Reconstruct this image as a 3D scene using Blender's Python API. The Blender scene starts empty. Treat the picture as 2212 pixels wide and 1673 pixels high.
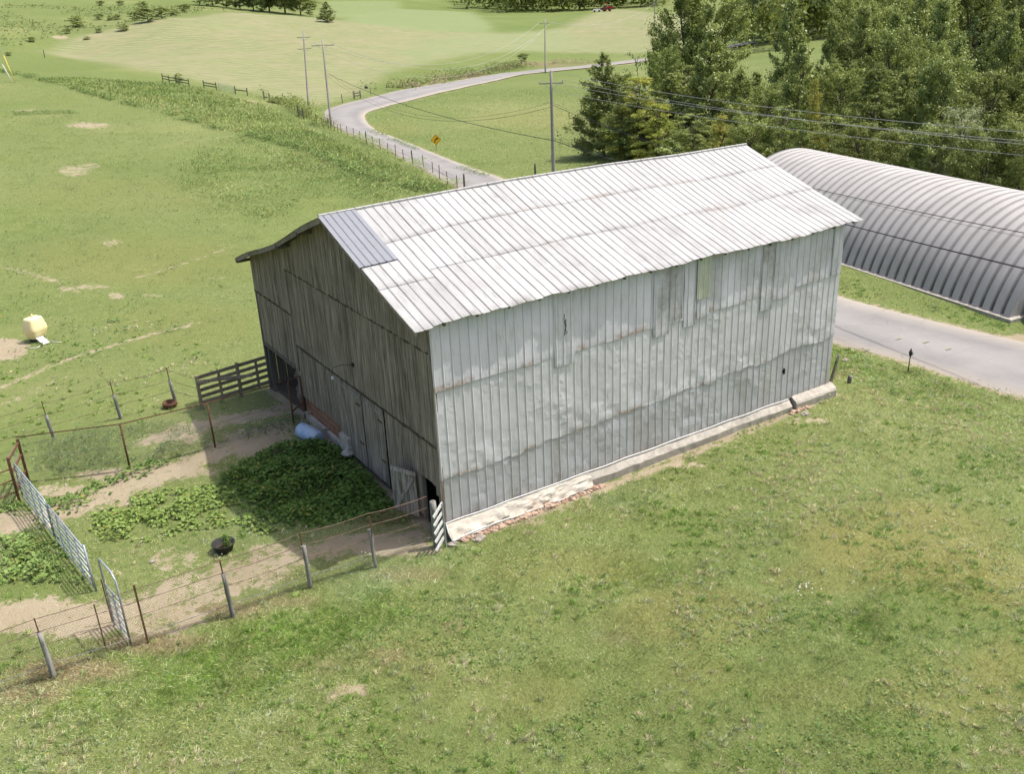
import bpy, math, random
import numpy as np
from mathutils import Vector, Matrix
R_ = math.radians
S = bpy.context.scene
COL = S.collection
# ------------------------------------------------------------------ camera
FPX, YAW, PITCH, ROLL = 2089.45, 1.01000, 0.405206, -0.046064     # focal length in pixels of a 2212 px wide picture
CAM = np.array([-11.0706, -21.6248, 14.5856])
fw = np.array([math.cos(YAW)*math.cos(PITCH), math.sin(YAW)*math.cos(PITCH), -math.sin(PITCH)])
_r = np.array([math.sin(YAW), -math.cos(YAW), 0.0]); _u = np.cross(_r, fw)
rt = math.cos(ROLL)*_r + math.sin(ROLL)*_u; up = np.cross(rt, fw)
cam = bpy.data.objects.new('camera', bpy.data.cameras.new('camera')); COL.objects.link(cam)
cam.matrix_world = Matrix(((rt[0], up[0], -fw[0], CAM[0]), (rt[1], up[1], -fw[1], CAM[1]), (rt[2], up[2], -fw[2], CAM[2]), (0, 0, 0, 1)))
cam.data.sensor_width = 36; cam.data.lens = 36*FPX/2212; cam.data.clip_end = 4000; cam.data.clip_start = .5
S.camera = cam
# ------------------------------------------------------------------ light
SUN = np.array([.42, -.14, .90]); SUN /= np.linalg.norm(SUN)
w = bpy.data.worlds.new('World'); S.world = w; w.use_nodes = True
sky = w.node_tree.nodes.new('ShaderNodeTexSky'); sky.sky_type = 'NISHITA'; sky.sun_disc = False
sky.sun_elevation = math.asin(SUN[2]); sky.sun_rotation = math.atan2(SUN[0], SUN[1]); sky.air_density = 1.0; sky.dust_density = 5
bg = w.node_tree.nodes['Background']; w.node_tree.links.new(sky.outputs[0], bg.inputs[0]); bg.inputs[1].default_value = .15
sl = bpy.data.lights.new('sun', 'SUN'); sl.energy = 3.0; sl.angle = R_(.6); sl.color = (1, .955, .88)
so = bpy.data.objects.new('sun', sl); COL.objects.link(so)
so.rotation_euler = Vector(SUN).to_track_quat('Z', 'Y').to_euler()
S.view_settings.view_transform = 'Standard'; S.view_settings.look = 'None'; S.view_settings.exposure = .60; S.view_settings.gamma = 1
S.cycles.use_denoising = True; S.cycles.use_adaptive_sampling = True; S.cycles.adaptive_threshold = .012; S.cycles.sample_clamp_indirect = 4
S.cycles.max_bounces = 5; S.cycles.transparent_max_bounces = 8; S.cycles.caustics_reflective = False; S.cycles.caustics_refractive = False
rng = np.random.default_rng(7); random.seed(7)

# ------------------------------------------------------------------ noise, terrain
_tab = np.random.default_rng(3).random((256, 256))
def vn(x, y, s, o=0):
    x = np.asarray(x)/s+o*17.3; y = np.asarray(y)/s+o*9.1
    xi = np.floor(x).astype(int); yi = np.floor(y).astype(int); fx = x-xi; fy = y-yi
    fx = fx*fx*(3-2*fx); fy = fy*fy*(3-2*fy); g = lambda a, b: _tab[a & 255, b & 255]
    return (g(xi, yi)*(1-fx)+g(xi+1, yi)*fx)*(1-fy)+(g(xi, yi+1)*(1-fx)+g(xi+1, yi+1)*fx)*fy
def fbm(x, y, s, o=0, n=4):
    return sum(vn(x, y, s/2**k, o+k)*.5**k for k in range(n))/sum(.5**k for k in range(n))
def ray(u, v): return fw+(u-1106)/FPX*rt-(v-836.5)/FPX*up
def pz(u, v, z): d = ray(u, v); return CAM+d*((z-CAM[2])/d[2])
CW = [(0,-1,-.5),(8,-1,-.5),(16.5,-1,-.42),(0,-6,-.6),(10,-6,-.6),(18,-6,-.6),(0,-12,-.8),(10,-12,-.75),(20,-10,-.85),(-12,-2,-.8),(-10,8,-.75),(-5,5,-.65),(-5,14,-.8),(0,14.3,-.65),(0,10.5,-.52),(0,5,-.6),
      (8,16,-.8),(17,15,-.9),(20,0,-.6),(18,3,-.7),(20,8,-1),(26,0,-1.1),(30,5,-1.15),(40,0,-1.2),(25,20,-1.3),(36,20,-1.3),(-15,20,-1.0),(-7,29,-1.25),(-20,5,-1),(-30,-15,-1.2),(10,-40,-1.2),(50,-25,-1.4),(70,0,-1.5),
      (34,43,-3.5),(-60,20,0),(0,-150,0),(150,-80,2),(-150,-50,4),(-120,100,8)]
CP = [(0,500,-1.3),(0,350,-1.0),(0,250,-.2),(0,160,1.3),(150,420,-1.5),(300,300,-1.5),(300,200,-.6),(150,170,1.0),(500,450,-1.7),(500,330,-2.0),(600,300,-2.7),(700,420,-2.1),(560,235,-2.7),(900,400,-2.6),(960,395,-2.9),(800,340,-3.1),
      (715,275,-4),(667,236,-4.6),(700,250,-4.4),(784,250,-4.3),(1004,412,-3),(1098,393,-3),(877,308,-3.7),(350,175,-1),(620,232,-3.6),(480,195,-2.4),(100,112,2.2),
      (0,90,5.0),(0,60,7.2),(0,30,9.6),(0,5,12.5),(200,62,5.2),(200,30,8.2),(350,40,7.0),
      (350,80,3.4),(350,130,1.0),(520,28,6.3),(520,60,3.8),(520,110,.3),(600,150,-2),(600,60,2.7),(600,33,4.7),(760,45,2.4),(760,90,-.5),(760,150,-3.2),(900,140,-4),(1000,60,-1.6),(880,25,1.3),(1000,5,.8),(1200,80,-4.8),(1200,30,-2.9),(1280,12,-2.5),(1310,22,-2.6),(1400,40,-3.6),(1330,90,-5.4),
      (1284,145,-6.5),(1180,158,-6.2),(1150,200,-5.5),(1000,178,-5.5),(850,205,-4.8),(740,235,-4.4),(1000,250,-4.6),(1150,300,-4.2),(1300,240,-5),(1300,325,-3.7),(1450,340,-3)]
CD = [(1640,50,220,-6),(2212,-60,160,2),(2212,20,90,-2),(1600,150,130,-4),(1900,100,120,-2),(0,-40,420,24),(500,-40,520,22),(1000,-50,700,14),(1400,-40,600,6),(1700,-20,480,2),(1100,-150,1000,60),(0,-100,1000,80),(2212,-150,900,70),(1800,-120,900,55),(600,-120,1200,90)]
cps = [tuple(c) for c in CW]+[tuple(pz(u, v, z)) for u, v, z in CP]
for u, v, D, z in CD:
    p = CAM+ray(u, v)*D; cps.append((p[0], p[1], z))
cps = np.array(cps)
def _k(r2): return .5*r2*np.log(r2+1e-9)
def tps_fit(P, lam=.00002):
    xy = P[:, :2]/100; n = len(P); d2 = ((xy[:, None]-xy[None])**2).sum(2); K = _k(d2)+lam*np.eye(n)
    Q = np.c_[np.ones(n), xy]; A = np.block([[K, Q], [Q.T, np.zeros((3, 3))]]); return xy, np.linalg.solve(A, np.r_[P[:, 2], 0, 0, 0])
TX, TW = tps_fit(cps)
def hraw(x, y):
    x = np.atleast_1d(np.asarray(x, float)); y = np.atleast_1d(np.asarray(y, float)); sh = x.shape; x = x.ravel()/100; y = y.ravel()/100
    out = TW[-3]+TW[-2]*x+TW[-1]*y
    for i in range(len(TX)): out = out+TW[i]*_k((x-TX[i, 0])**2+(y-TX[i, 1])**2)
    x = x*100; y = y*100
    r = np.hypot(x-5, y-5); far = np.clip((r-60)/200, 0, 1)
    barn = np.clip(np.maximum.reduce([-x, x-16.6, -y, y-14.6])/2, 0, 1)
    out = out+(fbm(x, y, 6, 1, 3)-.5)*.22*barn*(1+far)+(fbm(x, y, 1.3, 5, 2)-.5)*.07*barn*(1-far)
    return out.reshape(sh)
def axis(a, b, lo, hi, f=.25, g=.028):
    m = list(np.arange(a, b+f/2, f)); s = f
    while m[-1] < hi: s = s+s*g if s < 5 else s; m.append(m[-1]+s)
    s = f; l = [m[0]]
    while l[-1] > lo: s = s+s*g if s < 5 else s; l.append(l[-1]-s)
    return np.array(l[:0:-1]+m)
GX = axis(-13, 30, -520, 1150); GY = axis(-15, 30, -160, 1350)
XX, YY = np.meshgrid(GX, GY); ZZ = hraw(XX, YY)
def gsample(A, x, y):
    x = np.asarray(x, float); y = np.asarray(y, float)
    i = np.clip(np.searchsorted(GX, x)-1, 0, len(GX)-2); j = np.clip(np.searchsorted(GY, y)-1, 0, len(GY)-2)
    fx = np.clip((x-GX[i])/(GX[i+1]-GX[i]), 0, 1); fy = np.clip((y-GY[j])/(GY[j+1]-GY[j]), 0, 1)
    return (A[j, i]*(1-fx)+A[j, i+1]*fx)*(1-fy)+(A[j+1, i]*(1-fx)+A[j+1, i+1]*fx)*fy
def hz(x, y): return float(gsample(ZZ, x, y))
_T = np.geomspace(18, 1300, 900)
def at(u, v):
    d = ray(u, v)
    P = CAM[None]+_T[:, None]*d[None]; g = P[:, 2]-gsample(ZZ, P[:, 0], P[:, 1])
    k = np.argmax(g < 0) if (g < 0).any() else len(_T)-1
    k = max(k, 1); a, b = _T[k-1], _T[k]
    for _ in range(14):
        m = (a+b)/2; p = CAM+m*d
        if p[2]-hz(p[0], p[1]) < 0: b = m
        else: a = m
    p = CAM+b*d; return np.array([p[0], p[1], hz(p[0], p[1])])
def atD(u, v, D): return CAM+ray(u, v)*D

# ------------------------------------------------------------------ material helpers
class T:
    def __init__(s, name):
        s.m = bpy.data.materials.new(name); s.m.use_nodes = True; s.t = s.m.node_tree; s.p = s.t.nodes['Principled BSDF']; s.out = s.t.nodes['Material Output']
    def n(s, kind, ins=None, **kw):
        q = s.t.nodes.new('ShaderNode'+kind)
        for k, v in kw.items(): setattr(q, k, v)
        for k, v in (ins or {}).items(): s.set(q.inputs[k], v)
        return q
    def set(s, inp, v):
        if hasattr(v, 'is_output') or isinstance(v, bpy.types.NodeSocket): s.t.links.new(v, inp)
        else: inp.default_value = v
    def mix(s, f, a, b, mode='MIX'):
        q = s.n('Mix', data_type='RGBA', blend_type=mode); q.clamp_factor = True
        s.set(q.inputs[0], f)
        for i, c in ((6, a), (7, b)):
            if isinstance(c, (tuple, list)): c = (*c[:3], 1)
            s.set(q.inputs[i], c)
        return q.outputs[2]
    def math(s, op, a, b=0.0, c=None):
        q = s.n('Math', operation=op); s.set(q.inputs[0], a); s.set(q.inputs[1], b)
        if c is not None: s.set(q.inputs[2], c)
        return q.outputs[0]
    def noise(s, sc, det=4, rough=.55, vec=None, dim='3D'):
        q = s.n('TexNoise', {'Scale': sc, 'Detail': det, 'Roughness': rough})
        if vec is not None: s.set(q.inputs['Vector'], vec)
        return q.outputs['Fac']
    def ramp(s, f, a, b, lo=0.0, hi=1.0):
        q = s.n('MapRange', {0: f, 1: a, 2: b, 3: lo, 4: hi}); q.clamp = True; return q.outputs[0]
    def attr(s, name): return s.n('Attribute', attribute_name=name)
    def pos(s): return s.n('NewGeometry').outputs['Position']
    def objco(s): return s.n('TexCoord').outputs['Object']
    def scale(s, vec, sc): return s.n('Mapping', {'Vector': vec, 'Scale': sc}).outputs[0]
    def bump(s, h, st=.3, dist=.05):
        q = s.n('Bump', {'Strength': st, 'Distance': dist, 'Height': h}); s.t.links.new(q.outputs[0], s.p.inputs['Normal'])
    def base(s, c, rough=.8, metal=0.0, spec=.3):
        if isinstance(c, (tuple, list)): c = (*c[:3], 1)
        s.set(s.p.inputs['Base Color'], c); s.set(s.p.inputs['Roughness'], rough); s.set(s.p.inputs['Metallic'], metal); s.set(s.p.inputs['Specular IOR Level'], spec); return s.m
def simple(name, c, rough=.7, metal=0., var=.25, sc=6., c2=None, spec=.3):
    t = T(name); f = t.noise(sc, 5, .6, t.objco()); c2 = c2 or tuple(x*(1-var) for x in c)
    return t.base(t.mix(t.ramp(f, .35, .65), c, c2), rough, metal, spec)

# ground ------------------------------------------------------------
t = T('ground_cover'); P = t.pos(); A = t.attr('m1'); B = t.attr('m2')
sa = t.n('SeparateColor', {0: A.outputs['Color']}); sb = t.n('SeparateColor', {0: B.outputs['Color']})
n1 = t.noise(.09, 5, .6, P); n2 = t.noise(.7, 5, .65, P); n3 = t.noise(5., 4, .7, P); n4 = t.noise(28., 3, .7, P)
g = t.mix(t.ramp(n2, .3, .7), (.160, .195, .060), (.118, .158, .045))
g = t.mix(t.ramp(n1, .35, .7), g, t.mix(t.ramp(n3, .35, .65), (.185, .205, .078), (.13, .165, .05)))
g = t.mix(t.ramp(n3, .45, .75, 0, .5), g, (.07, .115, .03))
g = t.mix(t.ramp(n4, .5, .75, 0, .5), g, (.22, .23, .12)); n5 = t.noise(1.9, 6, .75, P); g = t.mix(t.ramp(n5, .56, .68, 0, .55), g, (.085, .115, .04)); g = t.mix(t.ramp(n5, .42, .33, 0, .5), g, (.255, .235, .135))
n0 = t.noise(.035, 4, .55, P); g = t.mix(t.ramp(n0, .5, .66, 0, .5), g, (.105, .145, .04)); g = t.mix(t.ramp(n0, .45, .36, 0, .35), g, (.235, .235, .10))
# dry yellowish
g = t.mix(t.math('MULTIPLY', sb.outputs[0], t.ramp(n3, .2, .7, .5, 1)), g, t.mix(t.ramp(n4, .3, .7), (.215, .205, .075), (.15, .155, .05)))
# lush
g = t.mix(t.math('MULTIPLY', sa.outputs[2], t.ramp(n3, .3, .7, .15, .7)), g, t.mix(t.ramp(n3, .3, .7), (.13, .18, .045), (.09, .135, .035)))
# hay: stripes with the mower's swath
wv = t.n('TexWave', {'Vector': P, 'Scale': .18, 'Distortion': 9., 'Detail': 3., 'Detail Scale': .6}, wave_type='BANDS', bands_direction='DIAGONAL')
hayc = t.mix(t.ramp(wv.outputs[1], .2, .8), (.245, .252, .135), (.19, .205, .098))
hayc = t.mix(t.ramp(n1, .42, .62), hayc, (.255, .235, .14))
hayc = t.mix(t.ramp(n2, .45, .75, 0, .5), hayc, (.20, .25, .09))
hs = t.noise(1., 3, .6, t.scale(P, (.25, 1.1, 1)))
hayc = t.mix(t.ramp(hs, .45, .65, 0, .6), hayc, (.155, .175, .075))
g = t.mix(sa.outputs[1], g, hayc)
# mown light strip (blue channel of m2): newly cut field
g = t.mix(t.math('MULTIPLY', sb.outputs[2], .9), g, t.mix(t.ramp(wv.outputs[1], .3, .7), (.215, .255, .125), (.17, .215, .095)))
# dead straw
g = t.mix(t.math('MULTIPLY', sb.outputs[1], t.ramp(n3, .25, .6, .3, 1)), g, t.mix(t.ramp(n4, .3, .7), (.24, .185, .115), (.15, .11, .065)))
# dirt
df = t.math('ADD', sa.outputs[0], t.math('MULTIPLY', t.math('SUBTRACT', t.noise(2.6, 9, .82, P), .5), 3.4))
dirtc = t.mix(t.ramp(n4, .3, .7), (.335, .285, .195), (.26, .21, .14)); dirtc = t.mix(t.ramp(n2, .4, .7, 0, .6), dirtc, (.39, .335, .24))
g = t.mix(t.math('MULTIPLY', t.ramp(df, .45, .62), t.ramp(sa.outputs[0], 0.02, .2)), g, dirtc)
t.bump(t.math('ADD', t.math('MULTIPLY', n3, .6), t.math('MULTIPLY', n4, .4)), .55, .12)
GROUND = t.base(g, .95, 0, .1)
# grass blades / foliage ------------------------------------------
def leafmat(name, c1, c2, tr=.27, rough=.55, spec=.35):
    t = T(name); a = t.attr('tone'); oi = t.n('ObjectInfo')
    sep = t.n('SeparateColor', {0: a.outputs['Color']})
    c = t.mix(sep.outputs[0], c1, c2)
    hsv = t.n('HueSaturation', {'Hue': t.ramp(oi.outputs['Random'], 0, 1, .492, .508), 'Value': t.ramp(sep.outputs[1], 0, 1, .55, 1.5), 'Color': c})
    m = t.base(hsv.outputs[0], rough, 0, spec)
    trn = t.n('BsdfTranslucent', {'Color': t.mix(.45, hsv.outputs[0], (.42, .46, .08))}); mx = t.n('MixShader', {0: tr}); t.t.links.new(t.p.outputs[0], mx.inputs[1]); t.t.links.new(trn.outputs[0], mx.inputs[2]); t.t.links.new(mx.outputs[0], t.out.inputs[0])
    return m
t = T('grass_blades'); a = t.attr('col'); t.base(a.outputs['Color'], .6, 0, .25)
trn = t.n('BsdfTranslucent', {'Color': a.outputs['Color']}); mx = t.n('MixShader', {0: .3}); t.t.links.new(t.p.outputs[0], mx.inputs[1]); t.t.links.new(trn.outputs[0], mx.inputs[2]); t.t.links.new(mx.outputs[0], t.out.inputs[0])
BLADES = t.m
# road
t = T('asphalt'); P = t.pos(); f = t.noise(.35, 5, .6, P); f2 = t.noise(9, 3, .7, P); a = t.attr('edge')
c = t.mix(t.ramp(f, .35, .65), (.275, .262, .25), (.225, .218, .212)); c = t.mix(t.ramp(f2, .3, .7, 0, .3), c, (.33, .31, .29))
se = t.n('SeparateColor', {0: a.outputs['Color']}); c = t.mix(t.math('MULTIPLY', se.outputs[0], .6), c, (.36, .31, .245)); c = t.mix(t.math('MULTIPLY', se.outputs[1], t.ramp(t.noise(.6, 4, .6, P), .3, .7, .15, .6)), c, (.15, .145, .145))
ck = t.n('TexVoronoi', {'Vector': P, 'Scale': .55}, feature='DISTANCE_TO_EDGE'); c = t.mix(t.ramp(ck.outputs[0], 0, .012, .35, 0), c, (.12, .12, .12))
t.bump(f2, .3, .02); ASPH = t.base(c, .9, 0, .2)
# weathered boards: attribute tone.r per board, streaks along z
def boards(name, c1, c2, c3, sc=1.):
    t = T(name); P = t.objco(); a = t.attr('tone'); sep = t.n('SeparateColor', {0: a.outputs['Color']})
    s1 = t.noise(1, 6, .7, t.scale(P, (14*sc, 14*sc, .9*sc))); s2 = t.noise(1, 4, .6, t.scale(P, (60*sc, 60*sc, 2.2*sc))); s3 = t.noise(.8, 4, .6, P)
    c = t.mix(sep.outputs[0], c1, c2); c = t.mix(t.ramp(s1, .4, .68, 0, .8), c, c3); c = t.mix(t.ramp(s2, .5, .75, 0, .6), c, tuple(x*.35 for x in c2))
    c = t.mix(t.ramp(s3, .45, .7, 0, .35), c, (.10, .085, .055)); c = t.mix(t.math('MULTIPLY', sep.outputs[1], t.ramp(s1, .42, .55)), c, (.42, .41, .38))
    t.bump(s2, .5, .02); return t.base(c, .9, 0, .15)
WOOD = boards('weathered_boards', (.245, .20, .155), (.105, .083, .063), (.45, .395, .335))
WOODG = boards('grey_post_wood', (.22, .21, .19), (.12, .11, .095), (.36, .35, .32))
WOODD = boards('dark_post_wood', (.13, .115, .10), (.09, .08, .065), (.2, .19, .16))
WOODB = boards('board_panel_wood', (.27, .235, .17), (.18, .15, .10), (.35, .31, .24))
# sheet metal: UV in metres (u along wall, v up), tone.r = sheet tint, tone.g = dirt and painted lap shadow
def sheet(name, c1, c2, dirt, rough, metal, rib, ribw=.028, crink=0., seamdark=.55, stk=.45):
    t = T(name); uv = t.n('UVMap').outputs[0]; a = t.attr('tone'); sep = t.n('SeparateColor', {0: a.outputs['Color']})
    sx = t.n('SeparateXYZ', {0: uv}); fr = t.math('FRACT', t.math('DIVIDE', sx.outputs[0], rib)); d = t.math('ABSOLUTE', t.math('SUBTRACT', fr, .5))
    big = t.noise(.7, 5, .6, uv); fine = t.noise(1, 5, .65, t.scale(uv, (16, 1.6, 1))); spot = t.noise(5, 5, .7, uv)
    c = t.mix(sep.outputs[0], c1, c2); c = t.mix(t.ramp(big, .35, .7, 0, .45), c, tuple(x*.82 for x in c1))
    c = t.mix(t.math('MULTIPLY', t.ramp(fine, .48, .72), t.ramp(big, .40, .66, stk*.25, stk)), c, tuple(x*1.1 for x in dirt))
    fr2 = t.math('FRACT', t.math('DIVIDE', sx.outputs[0], rib*2)); d2 = t.math('ABSOLUTE', t.math('SUBTRACT', fr2, .5))
    line = t.math('MAXIMUM', t.ramp(d, .5-ribw/rib, .5-ribw/rib*.35, 0, .6), t.ramp(d2, .5-ribw/rib*.6, .5-ribw/rib*.3, 0, 1))
    wob = t.ramp(t.noise(1, 3, .6, t.scale(uv, (3.3, .5, 1))), .3, .7, .35, 1)
    c = t.mix(t.math('MULTIPLY', t.math('MULTIPLY', line, wob), seamdark), c, dirt)  # rib shadow and seam dirt painted together as dark lines
    c = t.mix(t.math('MULTIPLY', sep.outputs[1], t.ramp(spot, .3, .6, .35, 1)), c, dirt)
    c = t.mix(t.math('MULTIPLY', sep.outputs[2], t.ramp(spot, .4, .55)), c, (.30, .15, .075))
    wuv = t.n('VectorMath', {0: uv, 1: t.n('TexNoise', {'Vector': uv, 'Scale': 1.8, 'Detail': 2}).outputs['Color']}, operation='ADD').outputs[0]; ck = t.n('TexVoronoi', {'Vector': wuv, 'Scale': 1.9}, feature='F1').outputs['Distance']; ck = t.math('MULTIPLY', ck, t.ramp(t.noise(.55, 3, .5, uv), .46, .64, .12, 1)); ck2 = t.n('TexVoronoi', {'Vector': wuv, 'Scale': 5.5}, feature='F1').outputs['Distance']; ck2 = t.math('MULTIPLY', ck2, t.ramp(t.noise(.8, 3, .5, uv), .5, .66, 0, 1))
    h = t.math('ADD', t.math('MULTIPLY', t.noise(1.1, 3, .5, uv), .25), t.math('MULTIPLY', t.math('ADD', ck, t.math('MULTIPLY', ck2, .3)), crink))
    t.bump(h, .9, .10); r = t.ramp(spot, .3, .7, rough-.08, rough+.12); return t.base(c, r, metal, .5)
ROOFM = sheet('pale_roof_sheet', (.435, .435, .43), (.335, .335, .33), (.12, .11, .10), .6, .05, .295, .034, .05, .85, .85)
BLUEM = sheet('new_grey_sheet', (.24, .25, .275), (.215, .225, .25), (.11, .12, .14), .5, .15, .23, .016, .0, .8)
WALLU = sheet('bluish_wall_sheet', (.67, .66, .70), (.56, .555, .59), (.27, .26, .23), .6, .0, .295, .026, .25, .42, .7)
WALLM = sheet('silver_wall_sheet', (.67, .66, .69), (.56, .555, .58), (.28, .26, .22), .46, .10, .295, .026, .33, .36, .6)
WALLL = sheet('dented_wall_sheet', (.54, .54, .575), (.46, .46, .495), (.25, .22, .17), .43, .15, .295, .024, .38, .4, .6)
SKIRT = sheet('skirting_sheet', (.50, .47, .41), (.43, .40, .33), (.34, .22, .14), .6, .1, 3., .02, .8, .2)
FIBRE = simple('green_fibreglass', (.52, .55, .43), .5, 0, .2, 3)
GALV = simple('galvanised_tube', (.42, .46, .50), .45, .45, .2, 9)
RUST = simple('rusted_steel', (.17, .085, .05), .85, .1, .45, 9)
RUSTW = simple('rusty_wire', (.19, .13, .10), .8, .2, .3, 5)
WIREM = simple('galvanised_wire', (.24, .235, .225), .7, .2, .3, 5)
CABLE = simple('black_cable', (.03, .03, .032), .6); LINEW = simple('aluminium_line', (.45, .45, .43), .5, .4)
BLACK = simple('black_rubber', (.035, .035, .035), .7); YEL = simple('cream_yellow_plastic', (.80, .66, .34), .45, 0, .08, 3, (.84, .72, .42))
BLUEB = simple('pale_blue_plastic', (.30, .43, .62), .4, 0, .2, 4, (.45, .52, .62)); WHITE = simple('white_paint', (.70, .70, .67), .6, 0, .2, 12)
CONC = simple('old_concrete', (.47, .435, .38), .9, 0, .35, 5, (.33, .30, .255)); ROCK = simple('fieldstone', (.36, .32, .27), .95, 0, .4, 5)
CLAY = simple('crumbling_red_clay', (.34, .19, .13), .95, 0, .4, 4, (.45, .36, .28)); DARK = simple('dark_interior', (.02, .018, .015), 1)
STRAW = simple('feed_bags', (.20, .16, .13), .95, 0, .5, 2); SIGNY = simple('sign_yellow', (.80, .46, .02), .5, 0, .1, 3); SIGNK = simple('sign_black', (.02, .02, .02), .6)
REDP = simple('red_paint', (.42, .03, .03), .4); POLE = simple('pole_wood', (.30, .28, .255), .9, 0, .25, 7); PORC = simple('porcelain', (.5, .5, .5), .3)
WORN = simple('worn_yellow', (.34, .28, .17), .9); YELP = simple('yellow_guard', (.75, .55, .08), .5); GLASS = simple('dark_glass', (.03, .035, .04), .1, 0, .1); SOIL = simple('wet_soil', (.10, .075, .05), .95, 0, .4, 5)
t = T('hollow_clay_block'); P = t.objco(); br = t.n('TexBrick', {'Vector': t.n('Mapping', {'Vector': P, 'Rotation': (0, R_(90), R_(90))}).outputs[0], 'Color1': (.30, .145, .085, 1), 'Color2': (.24, .11, .06, 1), 'Mortar': (.33, .29, .24, 1), 'Scale': 1., 'Mortar Size': .012, 'Brick Width': .32, 'Row Height': .21})
BLOCK = t.base(t.mix(t.ramp(t.noise(5, 5, .6, P), .4, .7, 0, .6), br.outputs[0], (.16, .09, .06)), .9, 0, .15)
t = T('bark'); P = t.objco(); BARK = t.base(t.mix(t.ramp(t.noise(1, 4, .6, t.scale(P, (6, 6, 1.2))), .35, .65), (.16, .13, .105), (.085, .07, .055)), .95, 0, .1)
# quonset sheet
t = T('arched_sheet'); a = t.attr('tone'); sep = t.n('SeparateColor', {0: a.outputs['Color']}); P = t.pos()
c = t.mix(t.ramp(t.noise(.5, 4, .6, P), .35, .65), (.43, .41, .395), (.36, .345, .33)); c = t.mix(t.math('MULTIPLY', sep.outputs[0], t.ramp(t.noise(1.6, 4, .6, P), .3, .6, .4, 1)), c, (.10, .095, .10)); c = t.mix(sep.outputs[1], c, (.17, .16, .165))  # tone darkens the grooves: trough shading painted into the sheet colour
QM = t.base(c, .75, .0, .3)

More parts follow.
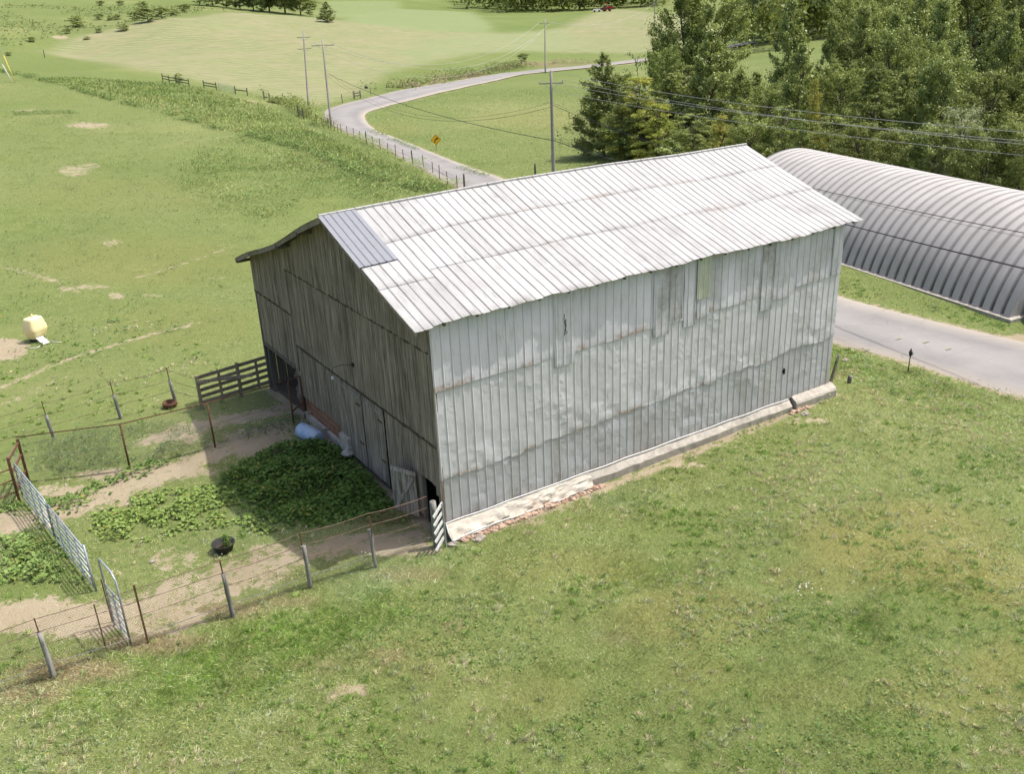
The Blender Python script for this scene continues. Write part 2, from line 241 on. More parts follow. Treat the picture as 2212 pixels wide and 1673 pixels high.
# ------------------------------------------------------------------ mesh helpers
class MB:
    def __init__(s): s.v = []; s.f = []; s.t = []; s.uv = None
    def add(s, vs, fs, tone=(0, 0, 0)):
        o = len(s.v); s.v += [tuple(map(float, p)) for p in vs]; s.f += [tuple(i+o for i in f) for f in fs]; s.t += [tone]*len(vs); return s
    def box(s, c, sz, rot=None, tone=(0, 0, 0), taper=0.):
        x, y, z = [a/2 for a in sz]; vs = [(i*x*(1-taper*(k > 0)), j*y*(1-taper*(k > 0)), k*z) for i in (-1, 1) for j in (-1, 1) for k in (-1, 1)]
        if rot is not None: vs = [rot @ Vector(p) for p in vs]
        return s.add([(p[0]+c[0], p[1]+c[1], p[2]+c[2]) for p in vs], [(0, 1, 3, 2), (4, 6, 7, 5), (0, 4, 5, 1), (2, 3, 7, 6), (0, 2, 6, 4), (1, 5, 7, 3)], tone)
    def bar(s, a, b, w, h=None, tone=(0, 0, 0), side=None):        # rectangular bar from a to b
        a = Vector(a); b = Vector(b); d = b-a; L = d.length
        if L < 1e-6: return s
        d.normalize(); x = Vector(side) if side is not None else (Vector((0, 0, 1)) if abs(d.z) < .9 else Vector((1, 0, 0)))
        y = d.cross(x).normalized(); x = y.cross(d).normalized(); h = h or w
        vs = [p+x*i*h/2+y*j*w/2 for p in (a, b) for i, j in ((-1, -1), (1, -1), (1, 1), (-1, 1))]
        return s.add(vs, [(3, 2, 1, 0), (4, 5, 6, 7), (0, 1, 5, 4), (1, 2, 6, 5), (2, 3, 7, 6), (3, 0, 4, 7)], tone)
    def tube(s, pts, r, n=6, tone=(0, 0, 0), cap=True):
        pts = [Vector(p) for p in pts]; rr = r if isinstance(r, (list, tuple)) else [r]*len(pts); vs = []; fs = []; y = None
        for i, p in enumerate(pts):
            d = (pts[min(i+1, len(pts)-1)]-pts[max(i-1, 0)]).normalized()
            if y is None: y = d.cross(Vector((0, 0, 1)) if abs(d.z) < .9 else Vector((1, 0, 0))).normalized()
            y = (y-d*y.dot(d)).normalized(); x = y.cross(d)
            vs += [p+(x*math.cos(a)+y*math.sin(a))*rr[i] for a in [2*math.pi*k/n for k in range(n)]]
        for i in range(len(pts)-1): fs += [(i*n+k, i*n+(k+1) % n, (i+1)*n+(k+1) % n, (i+1)*n+k) for k in range(n)]
        if cap: fs += [tuple(range(n))[::-1], tuple(range((len(pts)-1)*n, len(pts)*n))]
        return s.add(vs, fs, tone)
    def lathe(s, c, prof, n=20, tone=(0, 0, 0), M=None):
        vs = []; fs = []
        for r, z in prof: vs += [Vector((r*math.cos(2*math.pi*k/n), r*math.sin(2*math.pi*k/n), z)) for k in range(n)]
        if M is not None: vs = [M @ p for p in vs]
        for i in range(len(prof)-1): fs += [(i*n+k, i*n+(k+1) % n, (i+1)*n+(k+1) % n, (i+1)*n+k) for k in range(n)]
        fs += [tuple(range(n))[::-1], tuple(range((len(prof)-1)*n, len(prof)*n))]
        return s.add([(p[0]+c[0], p[1]+c[1], p[2]+c[2]) for p in vs], fs, tone)
    def rock(s, c, r, seed=0, sq=.6):
        rs = random.Random(seed); vs = []; fs = []; n = 9; m = 6
        for i in range(m+1):
            for k in range(n):
                th = math.pi*i/m; q = 1+rs.uniform(-.22, .22); vs.append((c[0]+r*q*math.sin(th)*math.cos(2*math.pi*k/n), c[1]+r*q*math.sin(th)*math.sin(2*math.pi*k/n)*.8, c[2]+r*sq*q*math.cos(th)))
        for i in range(m): fs += [(i*n+k, (i+1)*n+k, (i+1)*n+(k+1) % n, i*n+(k+1) % n) for k in range(n)]
        return s.add(vs, fs)
    def build(s, name, mat, parent=None, smooth=False, origin=None):
        me = bpy.data.meshes.new(name); o = (0, 0, 0) if origin is None else origin
        pw = parent.location if parent is not None else Vector((0, 0, 0))
        if parent is not None and parent.parent is not None: pw = parent.parent.location+parent.location
        if parent is None and origin is None and s.v:
            a = np.array(s.v); o = (a[:, 0].mean(), a[:, 1].mean(), a[:, 2].min())
        off = np.array(o)+np.array(pw) if parent is None else np.array(pw)
        me.from_pydata((np.array(s.v)-off).tolist(), [], s.f)
        ca = me.color_attributes.new('tone', 'FLOAT_COLOR', 'POINT'); tt = np.ones((len(s.v), 4), 'f'); tt[:, :3] = np.array(s.t); ca.data.foreach_set('color', tt.ravel())
        if s.uv is not None:
            ul = me.uv_layers.new(name='UVMap'); li = np.empty(len(me.loops), 'i'); me.loops.foreach_get('vertex_index', li); ul.data.foreach_set('uv', np.array(s.uv, 'f')[li].ravel())
        if smooth: me.shade_smooth()
        me.materials.append(mat); ob = bpy.data.objects.new(name, me); COL.objects.link(ob)
        if parent is not None: ob.parent = parent
        else: ob.location = tuple(off)
        return ob
def numpy_mesh(name, V, F, mat, attr=None, smooth=False):
    me = bpy.data.meshes.new(name); k = F.shape[1]
    me.vertices.add(len(V)); me.vertices.foreach_set('co', V.astype('f').ravel()); me.loops.add(F.size); me.loops.foreach_set('vertex_index', F.astype('i').ravel())
    me.polygons.add(len(F)); me.polygons.foreach_set('loop_start', np.arange(0, F.size, k, dtype='i')); me.update(calc_edges=True)
    for an, arr in (attr or {}).items():
        ca = me.color_attributes.new(an, 'FLOAT_COLOR', 'POINT'); tt = np.ones((len(V), 4), 'f'); tt[:, :arr.shape[1]] = arr; ca.data.foreach_set('color', tt.ravel())
    if smooth: me.shade_smooth()
    me.materials.append(mat); return me
def link(name, me, loc=(0, 0, 0)):
    o = bpy.data.objects.new(name, me); COL.objects.link(o); o.location = loc; return o
def tag(o, label=None, cat=None, group=None, kind=None):
    if label: o['label'] = label
    if cat: o['category'] = cat
    if group: o['group'] = group
    if kind: o['kind'] = kind
    return o
def thing(name, loc, label, cat, group=None):
    o = bpy.data.objects.new(name, None); COL.objects.link(o); o.location = tuple(map(float, loc)); o.empty_display_size = .3; return tag(o, label, cat, group)

# ------------------------------------------------------------------ ground masks (regions on the land, in world coordinates)
def wpoly(pts): return [at(u, v)[:2] for u, v in pts]
def sdist(px, py, poly, closed=True):
    px = np.asarray(px, float); py = np.asarray(py, float); d = np.full(px.shape, 1e18); ins = np.zeros(px.shape, bool); n = len(poly)
    for i in range(n if closed else n-1):
        a = poly[i]; b = poly[(i+1) % n]; ex, ey = b[0]-a[0], b[1]-a[1]; wx, wy = px-a[0], py-a[1]; tt = np.clip((wx*ex+wy*ey)/(ex*ex+ey*ey+1e-12), 0, 1)
        d = np.minimum(d, (wx-ex*tt)**2+(wy-ey*tt)**2)
        if closed:
            c = ((a[1] > py) != (b[1] > py)) & (px < (b[0]-a[0])*(py-a[1])/(b[1]-a[1]+1e-12)+a[0]); ins ^= c
    d = np.sqrt(d); return np.where(ins, -d, d) if closed else d
def region(poly, soft=1.): return np.clip(.5-sdist(XX, YY, poly)/soft, 0, 1)
def ell(u, v, ru, rv, s=1.):
    c = at(u, v)[:2]; a = at(u+ru, v)[:2]-c; b = at(u, v+rv)[:2]-c; M = np.linalg.inv(np.array([a, b]).T); q = np.stack([XX-c[0], YY-c[1]], -1) @ M.T
    r = np.sqrt((q**2).sum(-1)); return np.clip((1.25-r)/.5, 0, 1)*s
def path(pts, wd, s=1.): return np.clip((1.3-sdist(XX, YY, wpoly(pts), False)/wd), 0, 1)*s
Z0 = np.zeros_like(XX); dirt = Z0.copy(); hay = Z0.copy(); lush = Z0.copy(); dry = Z0.copy(); straw = Z0.copy(); cut = Z0.copy()
mx_ = np.maximum
dirt = mx_(dirt, path([(20,1130),(110,1115),(190,1085),(290,1048),(390,1012),(450,985),(520,950),(620,925)], .95, .88)); dirt = mx_(dirt, path([(0,1335),(90,1322),(200,1345),(300,1322)], .9, .95)); dirt = mx_(dirt, path([(300,1322),(420,1275),(540,1235),(680,1195),(900,1165)], .9, .66)); dirt = mx_(dirt, path([(330,950),(400,925),(520,905),(620,885)], .8, .8))
for e in [(190,270,50,7,.75),(60,240,30,5,.5),(160,370,35,12,.6),(190,360,30,8,.5),(240,525,25,8,.5),(15,752,45,26,1),(150,625,32,8,.55),(250,640,22,8,.6),(200,620,40,6,.5),(330,640,30,6,.4),(470,600,20,4,.4),(130,80,18,3,.9),(545,220,10,3,.8),
          (400,935,42,26,.85),(250,1030,110,14,.7),(560,960,90,28,.95),(330,1020,170,13,.8),(170,1100,26,20,.7),(20,1125,30,26,.95),(60,1325,70,26,.9),(150,1350,130,30,.9),(330,1330,120,50,.75),(430,1270,110,45,.62),(540,1240,100,36,.7),(600,1200,80,26,.62),(380,1210,80,30,.5),(250,1080,70,20,.7),(130,1060,60,16,.7),(800,1175,130,24,.9),(860,1190,60,16,.9),
          (760,1490,40,14,.9),(1000,1430,40,10,.55),(650,1525,12,7,.8),(710,1508,30,9,.6),(1700,1020,10,5,.5),(2110,1200,20,6,.5),(930,1190,40,12,.6),(440,1640,20,8,.6),(1240,1400,8,6,.5),(2060,1640,16,16,.6),(1460,1660,30,14,.5),
          (1100,1130,120,10,.55),(1480,1004,80,6,.7),(1740,910,60,8,.6)]: dirt = mx_(dirt, ell(*e))
dirt = mx_(dirt, path([(0,840),(60,812),(150,775),(250,745),(330,722),(420,700)], .35, .62)); dirt = mx_(dirt, path([(300,600),(380,575),(460,548),(520,525)], .35, .5))
dirt = mx_(dirt, path([(0,575),(60,590),(130,612)], .4, .5)); dirt = mx_(dirt, path([(0,880),(100,830)], .5, .4)); dirt = mx_(dirt, path([(160,1350),(60,1330),(0,1330)], .6, .7))
fd = sdist(XX, YY, [(.2, -.15), (3, -.5), (6.5, -.45), (10, -.4), (13, -.3), (16.6, -.1)], False); dirt = mx_(dirt, np.clip(1.0-fd/.42, 0, .72))
barnd = sdist(XX, YY, [(0, 0), (16.4, 0), (16.4, 14.5), (0, 14.5)]); dirt = mx_(dirt, np.clip(1-barnd/.5, 0, 1)); dirt = np.where(barnd < 0, 1, dirt)
# hay fields
hayp = wpoly([(95,112),(150,82),(260,58),(400,38),(520,27),(640,34),(735,44),(800,50),(900,60),(1000,68),(1120,72),(1208,60),(1250,42),(1305,17),(1420,28),(1500,40),(1500,110),(1290,114),(1180,112),(1130,108),(1030,114),(900,140),(830,158),(795,185),(780,205),(700,222),(650,225),(600,212),(520,192),(400,168),(300,150),(180,130)])
hay = region(hayp, 4)
cutp = wpoly([(744,44),(760,30),(850,18),(950,22),(1021,26),(1048,43),(1068,60),(1060,70),(1000,68),(900,62),(800,52)]); cut = region(cutp, 3)*.9
cutb = wpoly([(860,3),(1000,0),(1128,2),(1121,70),(1063,68),(1068,60),(1048,43),(1021,25),(864,19)])
patchp = wpoly([(864,18),(1021,24),(1048,42),(1068,59),(1063,68),(1121,70),(1208,59),(1238,43),(1301,18),(1200,8),(1128,2),(1000,1),(870,2)])
cut = mx_(cut, region(wpoly([(700,2),(860,2),(864,18),(740,40),(690,30)]), 4)*.7); pm = region(patchp, 3); hay = hay*(1-pm); cut = cut*(1-pm); PATCH = pm
cut = mx_(cut, .55*region(wpoly([(1000,72),(1210,62),(1280,100),(1180,110),(1030,112),(900,130),(850,110)]), 8))
# tall grass bank and weedy patch
bank = region(wpoly([(0,112),(100,115),(200,140),(330,168),(450,195),(560,225),(640,262),(720,300),(800,335),(900,385),(985,412),(960,425),(850,400),(760,372),(690,335),(560,300),(420,265),(300,232),(180,200),(60,168),(0,155)]), 2.5)
weedy = region(wpoly([(380,370),(480,300),(560,285),(700,330),(800,350),(900,380),(980,412),(900,440),(760,455),(640,470),(560,480),(430,440),(380,400)]), 5)
lush = mx_(bank*.55, weedy*.6)
lush = mx_(lush, region(wpoly([(100,1420),(280,1400),(420,1370),(560,1330),(700,1290),(840,1270),(900,1330),(760,1400),(600,1500),(460,1540),(260,1580),(90,1570)]), 1.2)*.9)
for e in [(1300,830,1,1,.0),(1640,880,90,25,.5),(2080,830,90,20,.6),(1380,1240,90,35,.5),(1150,1270,70,25,.4),(1650,1640,90,30,.5),(1900,1350,70,40,.5),(2080,1280,100,40,.45),(1430,1130,90,22,.5),(870,1480,40,10,.5),(1900,1560,60,30,.6),(1210,1450,60,20,.4)]: lush = mx_(lush, ell(*e))
lush = mx_(lush, region(wpoly([(795,190),(830,160),(900,143),(1030,118),(1130,113),(1180,118),(1290,115),(1285,138),(1180,148),(1000,170),(850,200)]), 3)*.8)
lush = mx_(lush, region(wpoly([(0,1130),(60,1110),(160,1180),(200,1290),(60,1300),(0,1280)]), 1.)*.6); lush = mx_(lush, region(wpoly([(60,950),(240,920),(420,915),(440,950),(300,1000),(80,1035)]), 1.)*.7)
for e in [(1950,1170,220,95,1.),(2130,1250,120,70,1.),(1500,1330,180,70,.6),(1250,1230,160,50,.5),(900,1420,120,50,.4),(2050,1500,150,70,.6),(1780,1250,120,40,.6),(1500,1450,100,60,.35),(1100,1500,160,60,.35),(2160,1450,70,80,.7),(1750,1500,120,40,.3),(250,420,220,40,.3),(300,560,260,60,.45),(400,700,160,50,.35),(900,150,60,8,.5),(1200,260,160,30,.35),(850,280,60,14,.5)]: dry = mx_(dry, ell(*e))
for e in [(330,1390,120,24,.95),(150,1450,130,28,.95),(480,1320,100,18,.9),(60,1500,90,24,.9),(620,1300,70,12,.7),(880,1240,90,16,.6),(1330,1380,50,14,.3),(840,1420,30,14,.7),(980,1350,26,14,.6),(680,1440,70,12,.5),(1180,140,40,6,.8),(1000,165,80,5,.8),(900,178,60,4,.7),(1240,138,40,3,.7)]: straw = mx_(straw, ell(*e))
# road side band is bare and stony
def edges(pts, n):
    P = np.array([at(u, v)[:2] for u, v in pts]); return P
def resamp(P, n):
    P = np.array(P, float); L = np.r_[0, np.cumsum(np.linalg.norm(np.diff(P, axis=0), axis=1))]; s = np.linspace(0, L[-1], n)
    return np.c_[np.interp(s, L, P[:, 0]), np.interp(s, L, P[:, 1])]
def smooth(P, k=3):
    P = P.copy()
    for _ in range(k): P[1:-1] = (P[:-2]+2*P[1:-1]+P[2:])/4
    return P
outA = edges([(1004,412),(944,383.5),(884,350),(838,323.5),(781,300),(738,280),(708,264),(700,248)], 0); outB = edges([(700,248),(712,236),(738,226.7),(804,211.7),(904,190),(1004,173.4),(1104,158.4),(1184,150),(1284,140.7)], 0)
inA = edges([(1098,393),(971,347),(878,308),(821,288.5),(791,266.8),(784,252)], 0); inB = edges([(784,252),(787,245),(804,238.4),(858,223.4),(938,203.4),(1038,181.7),(1138,160),(1284,145.7)], 0)
def ext(P, q): return np.vstack([P, q])
far1 = outB[-1]+(outB[-1]-outB[-3])/np.linalg.norm(outB[-1]-outB[-3])*60; w_ = far1-outB[-1]
# driveway in front of the arched building: left edge is the lower one
drvU = edges([(2300,760),(2212,739),(2091,715.6),(2021,697),(1958,682),(1891,665.6),(1811,642)], 0); drvL = edges([(2330,890),(2212,862),(2128,842),(2041,810.6),(1948,775.6),(1878,750.6),(1801,745.6)], 0)
OL = np.vstack([smooth(resamp(drvL, 30)), [(21.5, 12), (22.5, 28)], outA]); OU = np.vstack([smooth(resamp(drvU, 30)), [(27.4, 16), (29.5, 30)], inA])
LA = resamp(OL, 90); UA = resamp(OU, 90); LB = resamp(outB, 70); UB = resamp(inB, 70)
LR = smooth(np.vstack([LA, LB[1:], [far1]]), 4); UR = smooth(np.vstack([UA, UB[1:], [inB[-1]+w_]]), 4)
rp = np.vstack([LR, UR[::-1]]); rd = sdist(XX, YY, [tuple(p) for p in rp])
dirt = mx_(dirt, np.clip(.75-rd/1.2, 0, .6)*(rd > -1)); hay = hay*np.clip(rd/3, 0, 1)
lush = mx_(lush, PATCH*.9); verge = np.clip(1-np.abs(rd-2.5)/2.5, 0, 1)*(rd > 0); lush = mx_(lush, verge*.55)
RDm = (rd < .2).astype(float)
gr = ell(2200, 735, 60, 12, .9); dirt = mx_(dirt, gr)
m1 = np.stack([dirt, hay, lush], -1).reshape(-1, 3); m2 = np.stack([dry, straw, cut], -1).reshape(-1, 3)
ZZ = ZZ+bank*.12+weedy*.08*0
ZZ = np.where(rd < 1.0, ZZ*1, ZZ)
ny, nx = XX.shape; idx = np.arange(ny*nx).reshape(ny, nx)
F = np.stack([idx[:-1, :-1], idx[:-1, 1:], idx[1:, 1:], idx[1:, :-1]], -1).reshape(-1, 4)
tag(link('ground', numpy_mesh('ground', np.stack([XX, YY, ZZ], -1).reshape(-1, 3), F, GROUND, {'m1': m1, 'm2': m2}, True)), kind='structure')
# road ribbon
n = len(LR); K = 6; V = []; E = []
for i in range(n):
    for k in range(K+1):
        kf = [-.03, .0, .2, .5, .8, 1., 1.03][k]; p = LR[i]*(1-kf)+UR[i]*kf; r = math.hypot(p[0]-CAM[0], p[1]-CAM[1])
        V.append((p[0], p[1], 0)); E.append([1.0 if k in (0, 1, K-1, K) else 0.0, [0, 0, 1, .2, 1, 0, 0][k], 0.])
V = np.array(V); rr = np.hypot(V[:, 0]-CAM[0], V[:, 1]-CAM[1]); V[:, 2] = gsample(ZZ, V[:, 0], V[:, 1])+.035+.0012*np.clip(rr-40, 0, 400)-np.array([.12, 0, 0, 0, 0, 0, .12]*n)
F = np.array([(i*(K+1)+k, i*(K+1)+k+1, (i+1)*(K+1)+k+1, (i+1)*(K+1)+k) for i in range(n-1) for k in range(K)])
tag(link('road', numpy_mesh('road', V, F, ASPH, {'edge': np.array(E)}, True)), kind='structure')
# ================================================================== BARN
barn = thing('barn', (0, 0, -.5), 'old tobacco barn with pale sheet metal roof, dented silver side and weathered grey board gable', 'barn')
RX = [-.7, 2.9, 6.2, 10.1, 13.8, 17.4]; RZ = [8.13, 8.18, 8.22, 8.18, 8.07, 8.04]; EX = [-.7, 1.7, 5.2, 8.7, 10.1, 13, 17.4]; EZ = [6.11, 6.19, 6.20, 6.18, 6.20, 6.10, 6.18]
YR = 5.42; YE = -.30
def zroof(x, y):
    zr = np.interp(x, RX, RZ); ze = np.interp(x, EX, EZ)
    if y <= YR: k = (y-YE)/(YR-YE); return ze+(zr-ze)*k-.05*math.sin(math.pi*k)
    k = (y-YR)/9.23; return zr-3.2*k-.09*math.sin(math.pi*k)+.05*math.sin(3*math.pi*k)
RIB = .295
def sheetgrid(mb, Pf, s0, s1, t0, t1, nrm, rib=RIB, rh=.02, dt=.25, tonef=None, dent=None, jag0=0., off=0., seed=0):
    rs = random.Random(seed); ss = {round(s0, 4), round(s1, 4)}; k = math.ceil(s0/rib)
    while k*rib <= s1:
        for d in (-.032, 0, .032):
            q = k*rib+d
            if s0 <= q <= s1: ss.add(round(q, 4))
        for d in (.33, .66):
            q = k*rib+rib*d
            if s0 < q < s1: ss.add(round(q, 4))
        k += 1
    ss = sorted(ss); m = max(2, int(round(abs(t1(s0) if callable(t1) else t1)-(t0(s0) if callable(t0) else t0))/dt)+1) if False else None
    tt0 = t0 if callable(t0) else (lambda s: t0); tt1 = t1 if callable(t1) else (lambda s: t1)
    m = max(2, int(abs(tt1(s0)-tt0(s0))/dt)+2); base = len(mb.v); nrm = Vector(nrm).normalized()
    if mb.uv is None: mb.uv = []
    jag = {}
    for s in ss:
        kk = int(s//(2*rib)); jag.setdefault(kk, rs.uniform(-jag0, jag0)); kr = round(s/rib); isr = abs(s-kr*rib) < .001
        for j in range(m):
            f = j/(m-1); a = tt0(s)+jag[kk]*(1-f); b = tt1(s); tv = a+(b-a)*f; p = Vector(Pf(s, tv)); h = off+(rh if isr else 0)
            if dent is not None: h += dent(s, tv)
            p = p+nrm*h; mb.v.append(tuple(p)); mb.uv.append((s, tv)); mb.t.append(tonef(s, tv) if tonef else (0, 0, 0))
    for i in range(len(ss)-1):
        for j in range(m-1): mb.f.append((base+i*m+j, base+(i+1)*m+j, base+(i+1)*m+j+1, base+i*m+j+1))
_hs = {}
def hsh(*k):
    if k not in _hs: _hs[k] = random.Random(str(k)).random()
    return _hs[k]
def vn1(a, b, s, o=0): return float(vn(a, b, s, o))
# near slope in three courses of sheets, upper laps lower
SL = Vector((0, -.35, 1))
def rp_(s, y): return (s, y, zroof(s, y))
def rtone(crs, lo):
    def f(s, y):
        edge = math.exp(-(y-lo(s))/.035) if y-lo(s) < .3 else 0
        st = max(0, vn1(s, y, .5, 3+crs)-.55)*1.6*(crs == 0)
        return (hsh('r', crs, int(s//(2*RIB))), min(1, .75*edge*vn1(s, crs, .35, 2)+st*.5), .28*edge*(vn1(s, crs*3, 1.3, 8) > .72))  # edge paints the lap shadow dark along each course, st is stain
    return f
s2 = lambda s: 1.66 if s < 1.2 else 2.0+.02*math.sin(s*1.3)
s1 = lambda s: 3.5+min(s, 3)*.09 if s > 0 else 3.5
e_ = lambda s: YE+.02*math.sin(s*2.1)+.015*math.sin(s*7)
r = MB(); rdent = lambda s, y: (vn1(s, y, .6, 6)-.5)*.018
sheetgrid(r, rp_, -.58, 17.05, e_, lambda s: s2(s)+.1, SL, tonef=rtone(0, e_), dent=rdent, jag0=.025, seed=1)
sheetgrid(r, rp_, -.56, 17.08, s2, lambda s: s1(s)+.1, SL, tonef=rtone(1, s2), dent=rdent, off=.014, jag0=.012, seed=2)
sheetgrid(r, rp_, -.56, 17.1, s1, lambda s: YR, SL, tonef=rtone(2, s1), dent=rdent, off=.028, jag0=.01, seed=3)
roof = r.build('roof', ROOFM, barn)
r = MB(); sheetgrid(r, rp_, -.62, .6, 2.74, YR-.01, SL, rib=.229, rh=.018, off=.055, tonef=lambda s, y: (hsh('b', int(s/.5)), 0, 0)); r.build('repair_sheets', BLUEM, barn)['label'] = 'newer blue grey sheets at the front corner of the roof'
r = MB()
sheetgrid(r, rp_, -.58, 17.1, YR+.01, 14.66, (0, .35, 1), tonef=lambda s, y: (.5, 0, 0)); r.build('rear_roof', ROOFM, barn)
r = MB(); r.tube([(x, YR, zroof(x, YR)+.05) for x in np.linspace(-.6, 17.1, 40)], .045, 6, (0, .25, 0)); r.uv = [(p[0], p[1]) for p in r.v]; r.build('ridge_cap', ROOFM, barn)
# barge boards, rafters, purlin ends
b = MB(); ys = [5.42, 7.6, 9.8, 10.9, 12.8, 14.66]
for i in range(5): b.bar((-.55+.02*(i % 2), ys[i], zroof(-.5, ys[i])-.09), (-.55+.02*(i % 2), ys[i+1]+.03, zroof(-.5, ys[i+1])-.09), .035, .16, (.3+.2*(i % 2), 0, 0))
ys = [-.3, 1.7, 3.6, 5.42]
for i in range(3): b.bar((-.545, ys[i], zroof(-.5, ys[i])-.085), (-.545, ys[i+1], zroof(-.5, ys[i+1])-.085), .03, .11, (.1*i, .2, 0))
b.build('barge_board', WOOD, barn)
for y in (14.45, 9.7, 7.5): MB().bar((-.6, y, zroof(0, y)-.17), (.3, y, zroof(0, y)-.17), .06, .11, (.5, 0, 0)).build('purlin', WOODD, barn)
for k in range(17): x = .35+k*1.02; MB().bar((x, -.25, zroof(x, -.25)-.07), (x, .9, zroof(x, .9)-.07), .06, .09, (.8, 0, 0)).build('rafter', WOODD, barn)
# side wall
def wp(s, z): return (s, 0, z)
zB = lambda s: 1.38+.033*s; zA = lambda s: 4.15+.008*s
def wtone(crs, lo):
    def f(s, z):
        e = z-lo(s); edge = math.exp(-abs(e)/.06) if abs(e) < .3 else 0; k = int(s//(2*RIB)); st = 0
        if crs == 'U' and s > 10: st = max(0, vn1(s, z, .8, 4)-.45)*1.3
        if crs == 'M': st = max(0, vn1(s*1.6, z*.6, .8, 5)-.55)*.7*(s > 4)
        if crs == 'L': st = max(0, vn1(s*1.5, z*.6, .8, 5)-.55)*1.0+max(0, .35-(z+.03))*1.3
        return (hsh(crs, k)*.8, min(1, .7*edge*vn1(s, 1, .3, 2)+st), .9*edge*(vn1(s, 1, .5, 7) > .68)+(.9 if crs == 'L' and hsh('ru', k) > 2 and z < .6 else 0))  # edge term paints the shadow under each sheet lap, st is stain
    return f
def dnt(a, lo, reach):
    def f(s, z):
        w_ = max(0, 1-(z-lo(s))/reach)*min(1.3, max(.12, vn1(s, 3, 1.7, 4)*2.4-.3)); q = a*w_*(abs(vn1(s+.6*z, z*.8, .62, 6)-.5)*2-.4)+a*.6*w_*(abs(vn1(s-z*.7, z, .34, 9)-.5)*2-.4); return q+(vn1(s, z, 1.1, 2)-.5)*.02
    return f
m = MB(); sheetgrid(m, wp, -.02, 16.42, lambda s: -.04+.02*math.sin(s*5), lambda s: zB(s)+.08, (0, -1, 0), dt=.12, tonef=wtone('L', lambda s: -.03), dent=dnt(.025, lambda s: -.3, 2.6), off=.005); m.build('lower_siding', WALLL, barn)['label'] = 'badly dented bottom course of the metal side'
m = MB(); sheetgrid(m, wp, -.03, 16.43, lambda s: zB(s)+.035*math.sin(s*2.3)+.02*math.sin(s*9), lambda s: zA(s)+.08, (0, -1, 0), dt=.12, tonef=wtone('M', zB), dent=dnt(.028, zB, 1.6), off=.028, jag0=.05, seed=5); m.build('middle_siding', WALLM, barn)['label'] = 'wrinkled silver middle course of the metal side'
m = MB(); sheetgrid(m, wp, -.04, 16.44, zA, lambda s: zroof(s, 0)-.03, (0, -1, 0), dt=.25, tonef=wtone('U', zA), dent=lambda s, z: (vn1(s, z, .9, 3)-.5)*.025, off=.05, jag0=.03, seed=6); m.build('upper_siding', WALLU, barn)
for x0, x1, z0, d in ((3.98, 4.72, 3.86, .15), (7.75, 8.38, 3.9, .45), (8.42, 8.95, 4.3, .5), (9.0, 9.47, 3.95, .12), (12.45, 13.0, 3.72, .6), (13.03, 14.0, 4.0, .35), (9.56, 10.1, 4.12, .3), (15.9, 16.4, 4.3, .25)):
    m = MB(); sheetgrid(m, wp, x0, x1, z0, lambda s: zroof(s, 0)-.03, (0, -1, 0), rib=.27, dt=.2, off=.075, dent=lambda s, z: (vn1(s, z, .5, 3)-.5)*.03, tonef=lambda s, z, d=d, x0=x0, z0=z0: (hsh('p', x0), min(1, d*vn1(s*2, z, .6, 4)*2.2+.3*(z < z0+.1)), 0)); m.build('sheet_patch', WALLU, barn)
m = MB(); sheetgrid(m, wp, 9.52, 10.12, 4.78, lambda s: zroof(s, 0)-.03, (0, -1, 0), rib=.2, rh=.015, off=.095); m.build('fibreglass_panel', FIBRE, barn)['label'] = 'pale green translucent panel high in the metal side'
for q in range(10):
    m = MB(); x = 4.12+.30*hsh('h', q)*(1-.4*q/10)+.08; z = 4.8+.62*(q/10)+.05*hsh('i', q); n_ = 11; m.add([(x+(.010+.024*hsh('j', q, k))*math.cos(6.283*k/n_), -.092, z+(.035+.055*hsh('k', q, k))*math.sin(6.283*k/n_)) for k in range(n_)], [tuple(range(n_))]); m.build('peeling_spot', STRAW, barn)
m = MB(); m.rock((13.9, -.02, 1.18), .055, 3, 1.7); m.rock((13.93, -.02, 1.1), .04, 4, 1.5); m.build('torn_hole', DARK, barn)
# rear and far walls, corner boards, floor
def boardrow(mb, y0, y1, zb, zt, x, sgn=-1, thick=.022, jb=.03, wmin=.13, wmax=.22, peel=0., axis_='y', seed=0, gap=.006):
    rs = random.Random(seed); y = y0
    while y < y1-.02:
        w_ = min(rs.uniform(wmin, wmax), y1-y); c = y+w_/2; dx = rs.uniform(0, .012); b0 = zb(c)+rs.uniform(-jb, jb); t1a = zt(y+gap); t1b = zt(y+w_-gap); tn = (rs.random(), peel*rs.uniform(.4, 1), 0); xx = x+sgn*dx
        if axis_ == 'y': v = [(xx, y+gap, b0), (xx, y+w_-gap, b0+rs.uniform(-.01, .01)), (xx, y+w_-gap, t1b), (xx, y+gap, t1a)]; v += [(p[0]+sgn*thick, p[1], p[2]) for p in v]
        else: v = [(y+gap, xx, b0), (y+w_-gap, xx, b0), (y+w_-gap, xx, t1b), (y+gap, xx, t1a)]; v += [(p[0], p[1]+sgn*thick, p[2]) for p in v]
        mb.add(v, [(0, 1, 2, 3), (7, 6, 5, 4), (0, 4, 5, 1), (1, 5, 6, 2), (2, 6, 7, 3), (3, 7, 4, 0)], tn); y += w_
zr_ = lambda y: zroof(0, y)-.07
a = MB(); boardrow(a, .06, 10.66, lambda y: 5.3, zr_, -.05, seed=1); boardrow(a, 10.66, 14.5, lambda y: 3.6, zr_, -.03, seed=2); a.build('upper_gable_boards', WOOD, barn)
a = MB(); boardrow(a, .05, 10.62, lambda y: 2.46, lambda y: 5.4, -.022, seed=3); boardrow(a, 10.62, 14.5, lambda y: 1.38, lambda y: 3.7, -.004, seed=4); a.build('middle_gable_boards', WOOD, barn)
